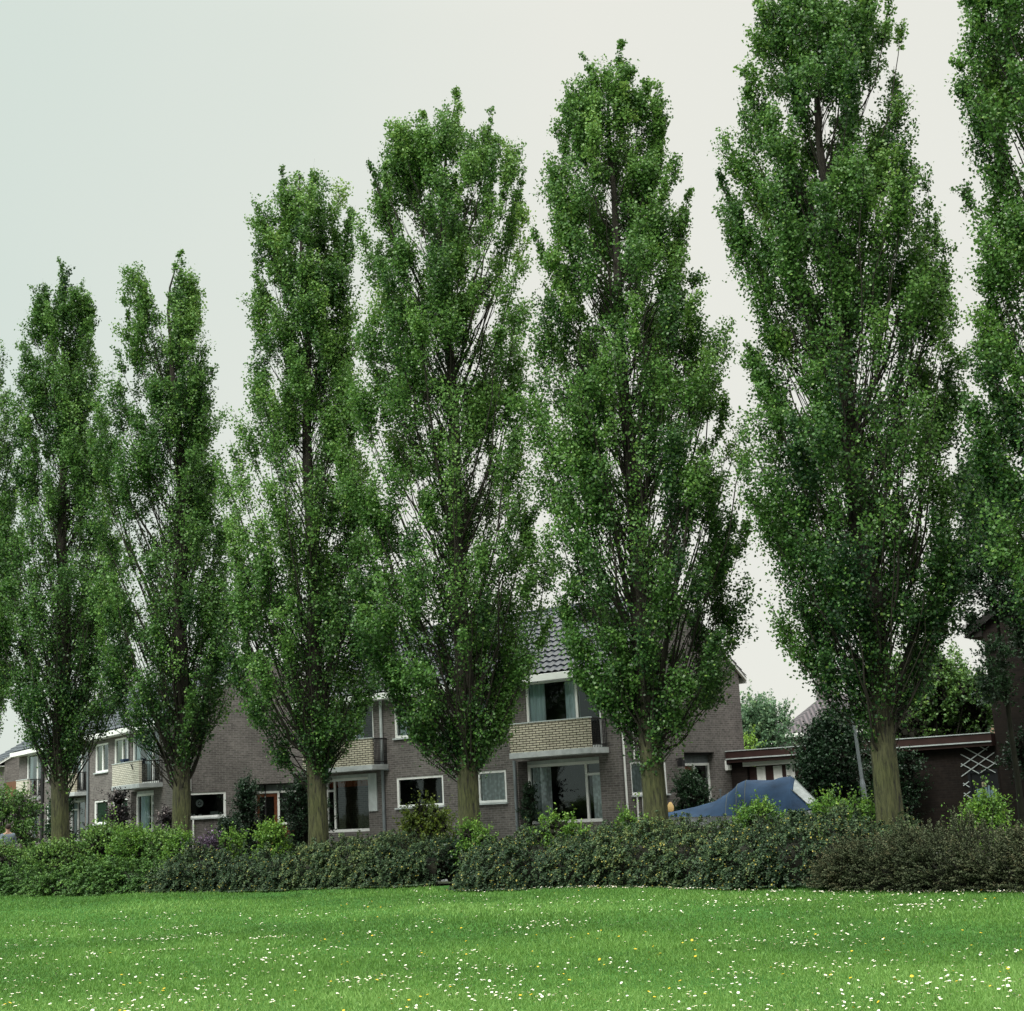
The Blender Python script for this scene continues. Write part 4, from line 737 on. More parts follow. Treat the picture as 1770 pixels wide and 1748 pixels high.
e1 = np.array([math.cos(RZ1), math.sin(RZ1)]); n1 = np.array([-e1[1], e1[0]]); e2 = np.array([math.cos(RZ2), math.sin(RZ2)]); n2 = np.array([-e2[1], e2[0]])
PR = np.array([2.6, 41.0]); PA = np.array([-12.67, 52.73])
def bay(h, g0, g1, dg, u0, u1, gdiv, kind):
    """ground floor living room window (recessed dg) and the upstairs window over the balcony"""
    cur = {'lace': [(g0 + 0.1, g0 + 0.75, 1.05, 2.6, 'lace'), (gdiv + 0.15, g1 - 0.1, 1.05, 2.35, 'lace')],
           'orange': [(g0 + 0.05, g1 - 0.05, 2.42, 2.62, 'orange'), (g1 - 0.17, g1 - 0.05, 1.6, 2.45, 'orange')],
           'blue': [(g0 + 0.25, g0 + 1.15, 1.02, 2.62, 'net'), (gdiv + 0.1, g1 - 0.1, 1.02, 2.6, 'net')], 'plain': [(g0 + 0.1, g0 + 0.6, 1.05, 2.6, 'net')]}[kind]
    lab = {'lace': 'large living room window with lace curtains at both sides', 'orange': 'large living room window with orange curtain edge', 'blue': 'tall living room window with grey blue curtains', 'plain': 'living room window with a narrow side light'}[kind]
    side = gdiv > (g0 + g1) / 2
    hb = [(gdiv + 0.04, g1 - 0.07, 2.32)] if side else [(g0 + 0.07, gdiv - 0.04, 2.32)]
    window(h, TF, g0, g1, 0.98, 2.70, d=dg, vbars=(gdiv,), hbars=hb, curtain=cur, label=lab, fw=0.09)
    hd = MB(); hd.box(g0, g1, dg - 0.02, dg + 0.05, 2.703, 2.80); hd.build('head_board', M['offwhite'], h)
    w_ = u1 - u0
    uc = [(u0 + 0.08, u0 + 0.62, 3.15, 5.0, 'net'), (u0 + 1.35, u0 + 1.85, 3.15, 5.0, 'net')] if w_ > 2 else [(u0 + 0.08, u1 - 0.08, 3.15, 5.0, 'net')]
    window(h, TF, u0, u1, 3.04, 5.08, d=0.07, vbars=(u1 - 0.85,), curtain=uc, sill=False, label='upstairs window and balcony door with pale blue curtains')
TERR = 'brick terraced houses behind the poplars'
# right block: the house with the visible gable, and its neighbour
hr = house('right brick house with cream brick balcony, dark tiled roof and gable wall beside the boat', PR, RZ1, 6.15,
           [(-3.55, -0.66, 0.98, 2.80, 0.5), (-3.15, -0.5, 3.04, 5.1, 0.16), (-5.1, -4.0, 1.66, 2.6, 0.14), (-5.1, -4.0, 3.75, 4.85, 0.14)],
           [(0.58, 2.5, 1.66, 2.6, 0.14), (3.55, 5.35, 0.1, 2.84, 0.3)], group=TERR, gable_left=False)
bay(hr, -3.55, -0.66, 0.5, -3.15, -0.5, -1.46, 'lace'); balcony(hr, -3.15, -0.29)
window(hr, TF, -5.1, -4.0, 1.66, 2.6, curtain=[(-5.02, -4.08, 1.74, 2.52, 'lace')], label='small white framed window with full lace curtain')
window(hr, TF, -5.1, -4.0, 3.75, 4.85, vbars=(-4.55,), curtain=[(-5.0, -4.6, 3.8, 4.8, 'net')])
window(hr, TG, 0.58, 2.5, 1.66, 2.6, curtain=[(0.66, 2.42, 1.74, 2.52, 'lace')], label='white framed gable window with lace curtain behind the trunk')
def side_door(h, t0, t1, td, T=TG, panel='wood', low=None):
    """door on the left, side light on the right, grey panel over both"""
    o = MB(T); o.box(t0, t0 + 0.08, 0.2, 0.3, 0.1, 2.53); o.box(td - 0.04, td + 0.04, 0.2, 0.3, 0.1, 2.45); o.box(t1 - 0.08, t1, 0.2, 0.3, 0.1, 2.53); o.box(t0 + .08, t1 - .08, 0.2, 0.3, 2.45, 2.53)
    o.box(td + 0.04, t1 - 0.08, 0.2, 0.3, 1.28, 1.36); o.build('door_frame', M['white'], h, bev=0.006)
    p = MB(T); p.box(t0, t1, 0.24, 0.29, 2.533, 2.84); p.build('transom_panel', M['slate'], h)
    d = MB(T); a0, a1 = t0 + 0.085, td - 0.045
    d.box(a0, a0 + 0.12, 0.23, 0.28, 0.12, 2.44); d.box(a1 - 0.12, a1, 0.23, 0.28, 0.12, 2.44); d.box(a0 + .12, a1 - .12, 0.23, 0.28, 2.32, 2.44); d.box(a0 + .12, a1 - .12, 0.23, 0.28, 0.12, 1.2)
    dd = d.build('door', M['wood'], h, bev=0.008)
    g = MB(T); g.quad((a0 + .11, 0.255, 1.19), (a1 - .11, 0.255, 1.19), (a1 - .11, 0.255, 2.33), (a0 + .11, 0.255, 2.33)); g.build('pane', M['glass'], dd)
    k = MB(T); k.bar((a1 - 0.06, 0.23, 1.25), (a1 - 0.06, 0.17, 1.25), 0.012, 6); k.bar((a1 - 0.07, 0.17, 1.25), (a1 - 0.17, 0.17, 1.25), 0.011, 6); k.build('handle', M['steel'], dd)
    s = MB(T); s.quad((td + 0.03, 0.25, 1.35), (t1 - 0.07, 0.25, 1.35), (t1 - 0.07, 0.25, 2.46), (td + 0.03, 0.25, 2.46)); s.build('side_light', M['glass'], h)
    s = MB(T); s.box(td + 0.042, t1 - 0.082, 0.24, 0.28, 0.12, 1.278); s.build('lower_panel', M[panel], h)
side_door(hr, 3.55, 5.35, 4.42, panel='offwhite')
l = MB(TG); l.box(3.06, 3.10, -0.16, -0.003, 2.62, 2.66); l.box(3.0, 3.16, -0.24, -0.08, 2.42, 2.6); l.box(3.03, 3.13, -0.21, -0.11, 2.6, 2.68); l.build('wall_lamp', M['iron'], hr)
for t_, zs in ((0.2, (0, 5.1)), (0.72, (0.1, 1.6)), (0.72, (2.66, 3.9)), (1.02, (0.1, 1.6)), (1.02, (2.66, 3.6))): pipe(hr, [(t_, -0.06, zs[0]), (t_, -0.06, zs[1])], 0.03, 'white', TG)
pipe(hr, [(-3.62, -0.07, -0.05), (-3.62, -0.07, 2.84)], 0.045, 'steel')
hm = house('middle brick house behind two trunks, with orange curtained living room window and railed balcony', PR - e1 * 6.15, RZ1, 6.3,
           [(-5.75, -3.4, 0.98, 2.80, 0.5), (-5.5, -3.1, 3.04, 5.1, 0.16), (-2.2, -0.28, 1.66, 2.58, 0.14), (-2.2, -0.28, 3.8, 4.9, 0.14)], group=TERR, gable_right=False)
bay(hm, -5.75, -3.4, 0.5, -5.5, -3.1, -5.36, 'orange'); balcony(hm, -5.6, -2.5, 0.75)
window(hm, TF, -2.2, -0.28, 1.66, 2.58, label='wide white framed window reflecting the trees, half hidden by a yellow green conifer')
window(hm, TF, -2.2, -0.28, 3.8, 4.9, vbars=(-1.24,), curtain=[(-2.1, -1.7, 3.86, 4.84, 'net')])
pipe(hm, [(-2.7, -0.07, -0.05), (-2.7, -0.07, 2.85)], 0.05, 'steel'); pipe(hm, [(-2.45, -0.07, 2.86), (-2.68, -0.07, 2.86)], 0.03, 'steel'); pipe(hm, [(-2.7, -0.07, 2.86), (-2.7, -0.07, 5.05)], 0.05, 'offwhite')
o = MB(); o.box(-3.36, -3.0, -0.05, -0.003, 1.6, 2.78); o.build('white_side_board', M['offwhite'], hm)
# things on the sill behind the big window
o = MB(); 
for i in range(60):
    x0 = random.uniform(-4.9, -3.6); z0 = random.uniform(1.08, 1.15); o.bar((x0, 0.75, z0), (x0 + random.gauss(0, 0.16), 0.75 + random.gauss(0, 0.08), z0 + random.uniform(0.2, 0.75)), 0.01, 4, 0.003)
o.build('house_plant', M['darkgreen'], hm)
# left block, receding to the left
ha = house('left brick house with window with white disc in its gable wall and light brick balcony', PA, RZ2, 10.3,
           [(-4.75, -2.1, 0.98, 2.80, 0.25), (-4.6, -1.5, 3.04, 5.1, 0.16), (-9.5, -7.65, 1.66, 2.6, 0.12), (-7.1, -5.15, 1.66, 2.6, 0.12), (-9.4, -7.65, 3.72, 4.88, 0.12), (-6.85, -5.1, 3.4, 4.95, 0.12)],
           [(0.5, 2.0, 1.68, 2.58, 0.12), (3.2, 5.2, 0.1, 2.8, 0.3)], group=TERR, gable_left=False)
bay(ha, -4.75, -2.1, 0.25, -4.6, -1.5, -3.0, 'blue'); balcony(ha, -4.3, -1.07, 0.9, ornament=True)
window(ha, TF, -9.5, -7.65, 1.66, 2.6, curtain=[(-9.43, -7.72, 1.72, 2.54, 'blind')], label='white framed window with green venetian blind, leftmost on this house')
window(ha, TF, -7.1, -5.15, 1.66, 2.6, curtain=[(-7.02, -5.22, 1.72, 2.54, 'blind')], label='white framed window with green blind, partly behind the purple climber')
window(ha, TF, -9.4, -7.65, 3.72, 4.88, vbars=(-8.5,), curtain=[(-9.3, -8.5, 3.8, 4.8, 'blind2'), (-8.2, -7.72, 3.8, 4.8, 'net')])
window(ha, TF, -6.85, -5.1, 3.4, 4.95, vbars=(-5.9,), curtain=[(-6.78, -5.95, 3.45, 4.88, 'blind2'), (-5.6, -5.2, 3.45, 4.88, 'blind2')])
fr = window(ha, TG, 0.5, 2.0, 1.68, 2.58, vbars=(), fw=0.08, label='wide dark gable window with a round white ornament hanging in it')
o = MB(TG)
for i in range(24):
    a0, a1 = 2 * math.pi * i / 24, 2 * math.pi * (i + 1) / 24
    for r0, r1 in ((0.075, 0.14), (0.0, 0.035)):
        o.quad((1.02 + r0 * math.cos(a0), 0.09, 2.2 + r0 * math.sin(a0)), (1.02 + r1 * math.cos(a0), 0.09, 2.2 + r1 * math.sin(a0)), (1.02 + r1 * math.cos(a1), 0.09, 2.2 + r1 * math.sin(a1)), (1.02 + r0 * math.cos(a1), 0.09, 2.2 + r0 * math.sin(a1)))
    if i % 4 == 0: o.bar((1.02 + .03 * math.cos(a0), 0.09, 2.2 + .03 * math.sin(a0)), (1.02 + .09 * math.cos(a0), 0.09, 2.2 + .09 * math.sin(a0)), 0.008, 4)
o.build('round_ornament', M['offwhite'], fr)
o = MB(TG)
for x_, w_, z_ in ((0.68, .06, .09), (0.8, .05, .07), (1.0, .10, .06), (1.45, .3, .13), (1.8, .06, .1)): o.box(x_, x_ + w_, 0.12, 0.2, 1.761, 1.76 + z_)
o.build('sill_ornament', M['offwhite'], fr)
side_door(ha, 3.2, 5.2, 4.15, panel='wood')
pipe(ha, [(0.08, -0.06, -0.05), (0.08, -0.06, 5.1)], 0.035, 'white', TG); pipe(ha, [(0.62, -0.06, 2.65), (0.62, -0.06, 5.3)], 0.03, 'white', TG); pipe(ha, [(0.72, -0.06, 0.0), (0.72, -0.06, 1.62)], 0.03, 'white', TG)
pipe(ha, [(-4.92, -0.07, 3.1), (-4.92, -0.07, 5.1)], 0.045, 'offwhite'); pipe(ha, [(-10.2, -0.07, 0), (-10.2, -0.07, 5.1)], 0.05, 'steel')
o = MB(); o.box(-5.0, -4.55, -0.36, -0.14, 4.0, 4.06); o.box(-4.96, -4.6, -0.34, -0.14, 3.78, 4.0); o.build('blue_planter', plain('dark blue plastic', (0.02, 0.04, 0.09), 0.5, 0.2), ha)
hb_ = house('left terrace house between the blinds and the farthest balcony, with grey drainpipe', PA - e2 * 10.3, RZ2, 6.9,
            [(-3.4, -0.5, 0.98, 2.80, 0.25), (-3.3, -0.4, 3.04, 5.1, 0.16), (-6.4, -4.6, 1.66, 2.6, 0.12), (-6.4, -4.6, 3.72, 4.88, 0.12)], group=TERR, gable_right=False, gable_left=False)
bay(hb_, -3.4, -0.5, 0.25, -3.3, -0.4, -2.3, 'plain'); balcony(hb_, -3.2, -0.15, 0.55)
window(hb_, TF, -6.4, -4.6, 1.66, 2.6); window(hb_, TF, -6.4, -4.6, 3.72, 4.88, vbars=(-5.5,))
hc = house('far left terrace house with a light brick balcony and a brown timber balcony screen', PA - e2 * 17.2, RZ2, 4.6,
           [(-3.2, -0.9, 0.98, 2.80, 0.25), (-3.2, -0.6, 3.04, 5.1, 0.16)], group=TERR, gable_right=False)
bay(hc, -3.2, -0.9, 0.25, -3.2, -0.6, -1.7, 'plain'); balcony(hc, -2.35, -0.25, 0.7, ornament=True)
o = MB(); o.box(-4.6, -2.5, -0.62, -0.52, 2.78, 3.85); o.box(-2.56, -2.5, -0.518, -0.01, 2.78, 3.85); o.build('timber_screen', M['boards'], hc)
pipe(hc, [(0.0, -0.09, 0), (0.0, -0.09, 5.1)], 0.07, 'iron')
hd_ = house('distant brick house with a tall chimney at the left edge of the photo', (-28.6, 80.5), RZ2, 3.2, [(-2.4, -1.2, 1.6, 2.6, 0.12)], D=7.6, group='distant houses', chimney=-2.7)
window(hd_, TF, -2.4, -1.2, 1.6, 2.6)
# house behind the garage, dark brick house at the right
he = house('brick house darkened for deep shade at the right edge of the photo, overgrown at its foot', PR + n1 * 6.3 + e1 * 8.42 + e1 * 7.4 + n1 * 0.02, RZ1 , 7.4, [], D=9.0, ez=5.95, rz_=6.0, wallm='brickshaded', group=None, gable_left=False, gable_right=False)
for ch in list(he.children):
    if ch.name.split('.')[0] in ('roof', 'gutter', 'verge_board', 'wall'): bpy.data.objects.remove(ch)
o = MB(); o.quad((-7.4, 0, -.1), (0, 0, -.1), (0, 0, 5.95), (-3.7, 0, 8.2), (-7.4, 0, 5.95)); o.quad((-7.4, 9, -.1), (0, 9, -.1), (0, 9, 5.95), (-3.7, 9, 8.2), (-7.4, 9, 5.95))
for x_ in (-7.4, 0): o.quad((x_, 0, -.1), (x_, 9, -.1), (x_, 9, 5.95), (x_, 0, 5.95))
o.build('wall', M['brickshaded'], he)
o = MB(lambda x, y, z: (-3.7 + y, x, z)); tile_slope(o, -0.15, 9.15, -4.15, 5.95 - .27 + .1, 0, 8.3); tile_slope(o, -0.15, 9.15, 4.15, 5.95 - .27 + .1, 0, 8.3); o.build('roof', M['eavesshaded'], he)
o = MB(lambda x, y, z: (-3.7 + y, x, z))
for sgn in (-1, 1):
    n = len(o.v)
    for yy in (-0.2, -0.12):
        for (d_, z_) in ((4.15, 5.55), (4.15, 5.78), (0, 8.28), (0, 8.05)): o.v.append(o.T(yy, sgn * d_, z_))
    for q in ((0, 1, 2, 3), (4, 5, 6, 7), (0, 1, 5, 4), (1, 2, 6, 5), (3, 2, 6, 7), (0, 3, 7, 4)): o.f.append(tuple(n + i for i in q)); o.m.append(0)
o.build('verge_board', M['eavesshaded'], he)
o = MB(); o.box(-7.9, -7.4, -0.1, 9.1, 5.55, 5.72); o.build('gutter', M['eavesshaded'], he)

# garage
PG = PR + n1 * 6.3 + e1 * 0.02
ga = thing('garage', 'low flat roofed brick garage with brown and white striped doors, joining the right gable wall', 'garage', (PG[0], PG[1], 0), RZ1)
o = MB(); wall_grid(o, 0.0, 8.4, -0.1, 2.5, [(0.55, 3.0, 0.0, 2.36, 0.2), (7.5, 8.35, 0, 1.86, 0.14)]); o.build('wall', M['brickshaded'], ga)
o = MB(); o.quad((8.4, 0, -.1), (8.4, 6, -.1), (8.4, 6, 2.6), (8.4, 0, 2.6)); o.quad((1.2, 6, -.1), (8.4, 6, -.1), (8.4, 6, 2.6), (1.2, 6, 2.6)); o.quad((0.56, 0.6, 0), (2.99, 0.6, 0), (2.99, 0.6, 2.4), (0.56, 0.6, 2.4)); o.build('rear_wall', M['brickshaded'], ga)
o = MB(); o.box(0.0, 8.39, -0.25, 6.2, 2.5, 2.62); o.box(0.0, 8.39, -0.28, 6.2, 2.62, 2.84); o.build('roof', M['fascia'], ga)
o = MB(); o.box(0.0, 8.39, -0.31, -0.283, 2.845, 2.87); o.box(0.0, 8.39, -0.31, -0.283, 2.60, 2.635); o.build('roof_trim', M['offwhite'], ga)
o = MB(); o.box(0.45, 3.1, -0.06, -0.004, 2.36, 2.49); o.build('door_beam', M['white'], ga)
o = MB(); o.box(0.56, 2.99, 0.14, 0.18, 0.02, 2.35); gd = o.build('garage_door', M['boards'], ga)
gd.data.materials[0] = M['fascia']
for a0 in (0.83, 1.40, 1.83, 2.42): o = MB(); o.box(a0, a0 + 0.14, 0.115, 0.138, 0.04, 2.33); o.box(a0 + 0.147, a0 + 0.29, 0.115, 0.138, 0.04, 2.33); o.build('white_stripe', M['white'], gd)
o = MB(); o.box(-0.02, 0.16, -0.32, -0.02 + 0.01, 2.32, 2.47) if False else o.box(-0.22, 0.02, -0.33, -0.285, 2.28, 2.58); o.box(-0.2, 0.04, -0.285, -0.02, 2.28, 2.44); o.build('rainwater_box', M['white'], ga)
# black garden door with pale glass, small sign and white lattice on the garage wall
o = MB(); o.box(7.5, 7.58, 0.0, 0.1, 0, 1.86); o.box(8.27, 8.35, 0.0, 0.1, 0, 1.86); o.box(7.58, 8.27, 0.0, 0.1, 1.78, 1.86); o.build('door_frame', M['black'], ga)
o = MB(); o.box(7.58, 8.27, 0.05, 0.09, 0.02, 1.78); dg = o.build('garden_door', M['black'], ga)
o = MB(); ww = [(7.70, .10, 1.02, 1.34), (7.83, .05, 1.12, 1.36), (7.93, .07, 1.08, 1.37), (8.02, .06, 0.80, 1.42), (8.09, .09, 0.76, 1.30), (8.20, .035, 1.0, 1.28), (7.98, .20, 0.74, 0.90)]
for i, (a0, w_, z0, z1) in enumerate(ww): o.box(a0, a0 + w_, 0.036 - i * 0.001, 0.047, z0, z1)
o.build('pane', M['glassblue'], dg)
o = MB(); o.box(7.87, 7.99, 0.02, 0.045, 1.40, 1.52); sg_ = o.build('name_plate', plain('cream plate', (0.5, 0.45, 0.3), 0.6, 0.1), dg)
o = MB(); o.box(7.89, 7.97, 0.014, 0.018, 1.43, 1.485); o.build('plate_lettering', plain('worn lettering', (0.16, 0.14, 0.10), 0.7, 0.3), sg_)
o = MB()
for x_ in (7.84, 7.905, 7.97): o.box(x_, x_ + 0.028, 0.036, 0.046, 1.63, 1.68)
o.build('house_number', M['steel'], dg)
tr_ = thing('trellis', 'white diamond lattice trellis on the dark brick wall above and beside the black garden door', 'trellis', (PG[0], PG[1], 0), RZ1)
def lat(x0, z0, x1, z1, yy):
    o = MB(); d = math.hypot(x1 - x0, z1 - z0); nx, nz = -(z1 - z0) / d * 0.012, (x1 - x0) / d * 0.012
    P = [(x0 + nx, z0 + nz), (x1 + nx, z1 + nz), (x1 - nx, z1 - nz), (x0 - nx, z0 - nz)]
    for y_ in (yy, yy + 0.01): o.v += [(p[0], y_, p[1]) for p in P]
    for q in ((0, 1, 2, 3), (4, 5, 6, 7), (0, 1, 5, 4), (1, 2, 6, 5), (2, 3, 7, 6), (3, 0, 4, 7)): o.f.append(q); o.m.append(0)
    o.build('lath', M['offwhite'], tr_)
for p_ in ((7.35, 1.98, 8.22, 2.49), (7.34, 1.71, 8.34, 2.31), (7.89, 1.78, 8.34, 2.03), (7.36, 1.45, 7.54, 1.56), (7.34, 1.16, 7.54, 1.28), (7.38, .92, 7.55, 1.01)): lat(*p_, -0.045)
for p_ in ((7.4, 2.56, 8.37, 1.98), (7.38, 2.32, 8.31, 1.76), (7.36, 2.06, 7.85, 1.76), (7.91, 2.53, 8.15, 2.39), (7.36, 1.52, 7.53, 1.40), (7.35, 1.25, 7.55, 1.09)): lat(*p_, -0.03)

# distant houses beyond the garages
def far_house(label, x, y, rz, W, D, ez, rid, hip, chim, wallm, cat='house'):
    h = thing('distant_house', label, cat, (x, y, 0), rz, 'distant houses')
    o = MB(); o.box(-W / 2, W / 2, 0, D, -0.1, ez); o.build('wall', M[wallm], h)
    r = MB(); y1 = D / 2
    k = 10
    r.quad((-W / 2 - .4, -.4, ez), (W / 2 + .4, -.4, ez), (W / 2 + .4 - hip, y1, rid), (-W / 2 - .4 + hip, y1, rid)); r.quad((-W / 2 - .4, D + .4, ez), (W / 2 + .4, D + .4, ez), (W / 2 + .4 - hip, y1, rid), (-W / 2 - .4 + hip, y1, rid))
    r.quad((-W / 2 - .4, -.4, ez), (-W / 2 - .4 + hip, y1, rid), (-W / 2 - .4, D + .4, ez)); r.quad((W / 2 + .4, -.4, ez), (W / 2 + .4 - hip, y1, rid), (W / 2 + .4, D + .4, ez))
    rf = r.build('roof', M['tilebrown2'], h)
    g = MB(); g.box(-W / 2 - .42, W / 2 + .42, -.5, -.404, ez - .16, ez + .02); g.build('gutter', M['white'], h)
    c_ = MB(); c_.box(chim - .5, chim + .5, y1 - .4, y1 + .4, rid - .5, rid + .9); c_.build('chimney', M['brick'], rf)
    window(h, TF, -W / 2 + 1, -W / 2 + 2.6, 1.2, ez - 0.7, d=-0.08)
    return h
mt, t, b_ = mat('ribbed brown roof'); cc = N(t, 'ShaderNodeTexCoord'); wv = N(t, 'ShaderNodeTexWave', wave_type='BANDS', bands_direction='X'); wv.inputs['Scale'].default_value = 1.3; wv.inputs['Distortion'].default_value = 0.4
t.links.new(cc.outputs['Object'], wv.inputs['Vector']); cr = ramp(t, wv.outputs[0], [(0.2, (0.03, 0.026, 0.032)), (0.7, (0.10, 0.082, 0.092))]); t.links.new(cr, b_.inputs['Base Color']); b_.inputs['Roughness'].default_value = 0.7; bump(t, b_, wv.outputs[0], 0.8, 0.05); M['tilebrown2'] = mt
far_house('distant house with a brown hipped roof and brick chimney, left of the thick trunk', 17.9, 76.0, R_(-3), 8.0, 8.0, 4.4, 6.55, 2.8, -1.4, 'brick')
far_house('low distant brown roof glimpsed just left of the hipped roof house', 17.0, 90.0, R_(0), 5, 6, 4.5, 5.75, 0.4, 3.0, 'brick')
M['pink'] = plain('pinkish brick', (0.34, 0.22, 0.17), 0.9, 0.15)  # even pinkish brick colour of the distant wall
far_house('distant house with pinkish wall and grey chimney beside the dark brick house', 22.2, 74.0, R_(-28), 6.0, 8.0, 4.9, 6.9, 0.3, 1.5, 'pink')

# lamp post
lp = thing('lamp_post', 'plain grey steel lamp post leaning slightly, left of the thick mossy trunk', 'lamp post', (7.62, 33.2, 0)); lp.rotation_euler = (0, R_(-2.6), 0)
o = MB(); o.bar((0, 0, -0.05), (0, 0, 1.62), 0.062, 12); o.bar((0, 0, 1.62), (0, 0, 1.74), 0.062, 12, 0.042); o.build('base_tube', M['steel'], lp)
o = MB(); o.bar((0, 0, 1.74), (0, 0, 4.1), 0.042, 12, 0.036); o.build('pole', M['steel'], lp)
o = MB(); o.bar((0, 0, 4.1), (0, 0, 4.16), 0.05, 10, 0.12); o.bar((0, 0, 4.16), (0, 0, 4.42), 0.12, 10, 0.17); o.bar((0, 0, 4.42), (0, 0, 4.5), 0.2, 10, 0.06); o.build('lantern', M['offwhite'], lp)

# boat on a trailer under a blue cover
bt = thing('covered_boat', 'boat on a trailer under a blue tarpaulin with clear panel at its right end', 'boat', (3.4, 37.3, 0), R_(-16))
st = [(0.0, 1.16, 1.10, 0.10), (0.35, 1.22, 1.08, 0.45), (0.8, 1.29, 1.06, 0.70), (1.25, 1.40, 1.05, 0.85), (1.6, 1.60, 1.05, 0.9), (1.85, 1.80, 1.05, 0.92), (2.05, 1.855, 1.05, 0.93), (2.6, 1.86, 1.05, 0.93), (3.08, 1.90, 1.05, 0.93)]
stf = []
for a_, b2 in zip(st[:-1], st[1:]):
    for i in range(5): q = i / 5; stf.append(tuple(a_[j] * (1 - q) + b2[j] * q for j in range(4)))
stf.append(st[-1]); Vb = []; ns = 29
for i, (x_, zt, zb, hw) in enumerate(stf):
    for j in range(ns):
        s = -1 + 2 * j / (ns - 1); a = abs(s); yy = np.sign(s) * hw * (a ** 0.8); k = max(0.0, (zt - 1.25) / 0.65)
        z = zb + (zt - zb) * (1 - a ** (1.6 + 0.9 * k)) if zt > 1.12 else zb + (zt - zb) * (1 - a)
        wr = 0.016 * math.sin(a * 7 + x_ * 6.5) * (1 - a) * k + 0.05 * math.sin(x_ * 9.3 + a * 4.0 + math.sin(x_ * 4)) * a * (1 - a) * 2 + 0.03 * math.sin((x_ * 2 - a * 3) * 4) * a * (1 - a)
        Vb.append((x_ + 0.10 * (1 - a) * 0, yy, z + wr ))
idx = np.arange(len(Vb)).reshape(len(stf), ns); Fb = np.stack([idx[:-1, :-1], idx[1:, :-1], idx[1:, 1:], idx[:-1, 1:]], -1).reshape(-1, 4)
# sloping stern end of the canopy
last = [Vb[k] for k in idx[-1]]; Ve = []; 
for q in np.linspace(0, 1, 8):
    for (x_, y_, z_) in last: Ve.append((x_ + 0.62 * q * (0.25 + 0.75 * (z_ - 1.05) / 0.87), y_ * (1 + 0.0 * q), z_ * (1 - q) + (1.05 + (z_ - 1.05) * 0.12) * q))
n0 = len(Vb); id2 = np.arange(len(Ve)).reshape(8, ns) + n0; F2 = np.stack([id2[:-1, :-1], id2[1:, :-1], id2[1:, 1:], id2[:-1, 1:]], -1).reshape(-1, 4)
bt.scale = (1.06, 1, 1)
cv = np_mesh('cover', np.array(Vb + Ve), np.concatenate([Fb, F2]), M['tarp'], bt, smooth=True)
o = MB()
def endpt(s, q, lift=0.012):
    j = (s + 1) / 2 * (ns - 1); j0 = int(min(ns - 2, math.floor(j))); f_ = j - j0
    p = np.array(last[j0]) * (1 - f_) + np.array(last[j0 + 1]) * f_; x_, y_, z_ = p
    return (x_ + 0.62 * q * (0.25 + 0.75 * (z_ - 1.05) / 0.87) + lift * 1.6, y_ - lift, z_ * (1 - q) + (1.05 + (z_ - 1.05) * 0.12) * q + lift)
for s0, s1 in ((-0.62, -0.04), (0.04, 0.62)):
    o = MB()
    for i in range(6):
        for j in range(5):
            f0, f1 = s0 + (s1 - s0) * i / 6, s0 + (s1 - s0) * (i + 1) / 6; q0, q1 = 0.12 + 0.72 * j / 5, 0.12 + 0.72 * (j + 1) / 5
            o.quad(endpt(f0, q0), endpt(f1, q0), endpt(f1, q1), endpt(f0, q1))
    o.build('clear_panel', M['clear'], cv)
o = MB(); 
piping = plain('tan piping', (0.12, 0.14, 0.13), 0.8, 0.1)
for s0, q0, q1 in ((-0.64, 0.02, 0.9), (0, 0.02, 0.95)):
    o = MB()
    for j in range(6): o.bar(endpt(s0, q0 + (q1 - q0) * j / 6), endpt(s0, q0 + (q1 - q0) * (j + 1) / 6), 0.008, 4)
    o.build('seam', piping, cv)
for si_ in (20, 25, 30):                                       # seams over the hoops
    o = MB()
    for j in range(ns // 2): o.bar(tuple(np.array(Vb[idx[si_][j]]) + (0, 0, .004)), tuple(np.array(Vb[idx[si_][j + 1]]) + (0, 0, .004)), 0.007, 4)
    o.build('seam', piping, cv)
o = MB(); hl = [(0.02, 0.08, 1.08, 0.95), (0.8, 0.66, 1.06, 0.72), (1.8, 0.88, 1.05, 0.58), (3.5, 0.9, 1.05, 0.55)]
for a_, b2 in zip(hl[:-1], hl[1:]):
    for s in (-1, 1):
        o.quad((a_[0], s * a_[1], a_[2]), (b2[0], s * b2[1], b2[2]), (b2[0], s * b2[1] * 0.8, b2[3] + .12), (a_[0], s * a_[1] * 0.8, a_[3] + .12)); o.quad((a_[0], s * a_[1] * .8, a_[3] + .12), (b2[0], s * b2[1] * .8, b2[3] + .12), (b2[0], 0, b2[3]), (a_[0], 0, a_[3]))
o.quad((3.5, -0.9, 1.05), (3.5, 0.9, 1.05), (3.5, 0.72, 0.67), (3.5, 0, 0.55), (3.5, -0.72, 0.67)); o.build('hull', M['hull'], bt)
o = MB()
for s in (-1, 1): o.bar((-0.3, 0, 0.5), (0.9, s * 0.5, 0.45), 0.04, 6); o.bar((0.9, s * 0.5, 0.45), (3.4, s * 0.5, 0.45), 0.04, 6)
o.bar((2.3, -0.95, 0.3), (2.3, 0.95, 0.3), 0.04, 6); o.bar((-0.3, 0, 0.5), (-0.3, 0, 0.05), 0.03, 6); o.bar((0.05, 0, 0.5), (0.05, 0, 1.0), 0.035, 6); tl = o.build('trailer_frame', M['steel'], bt)
for s in (-1, 1):
    o = MB(); o.bar((2.3, s * 0.9, 0.27), (2.3, s * 1.06, 0.27), 0.27, 20); o.build('wheel', M['rubber'], bt)
    o = MB(); o.bar((2.3, s * 0.895, 0.27), (2.3, s * 1.07, 0.27), 0.14, 14); o.build('rim', M['steel'], bpy.data.objects[[c.name for c in bt.children if c.name.startswith('wheel')][-1]])
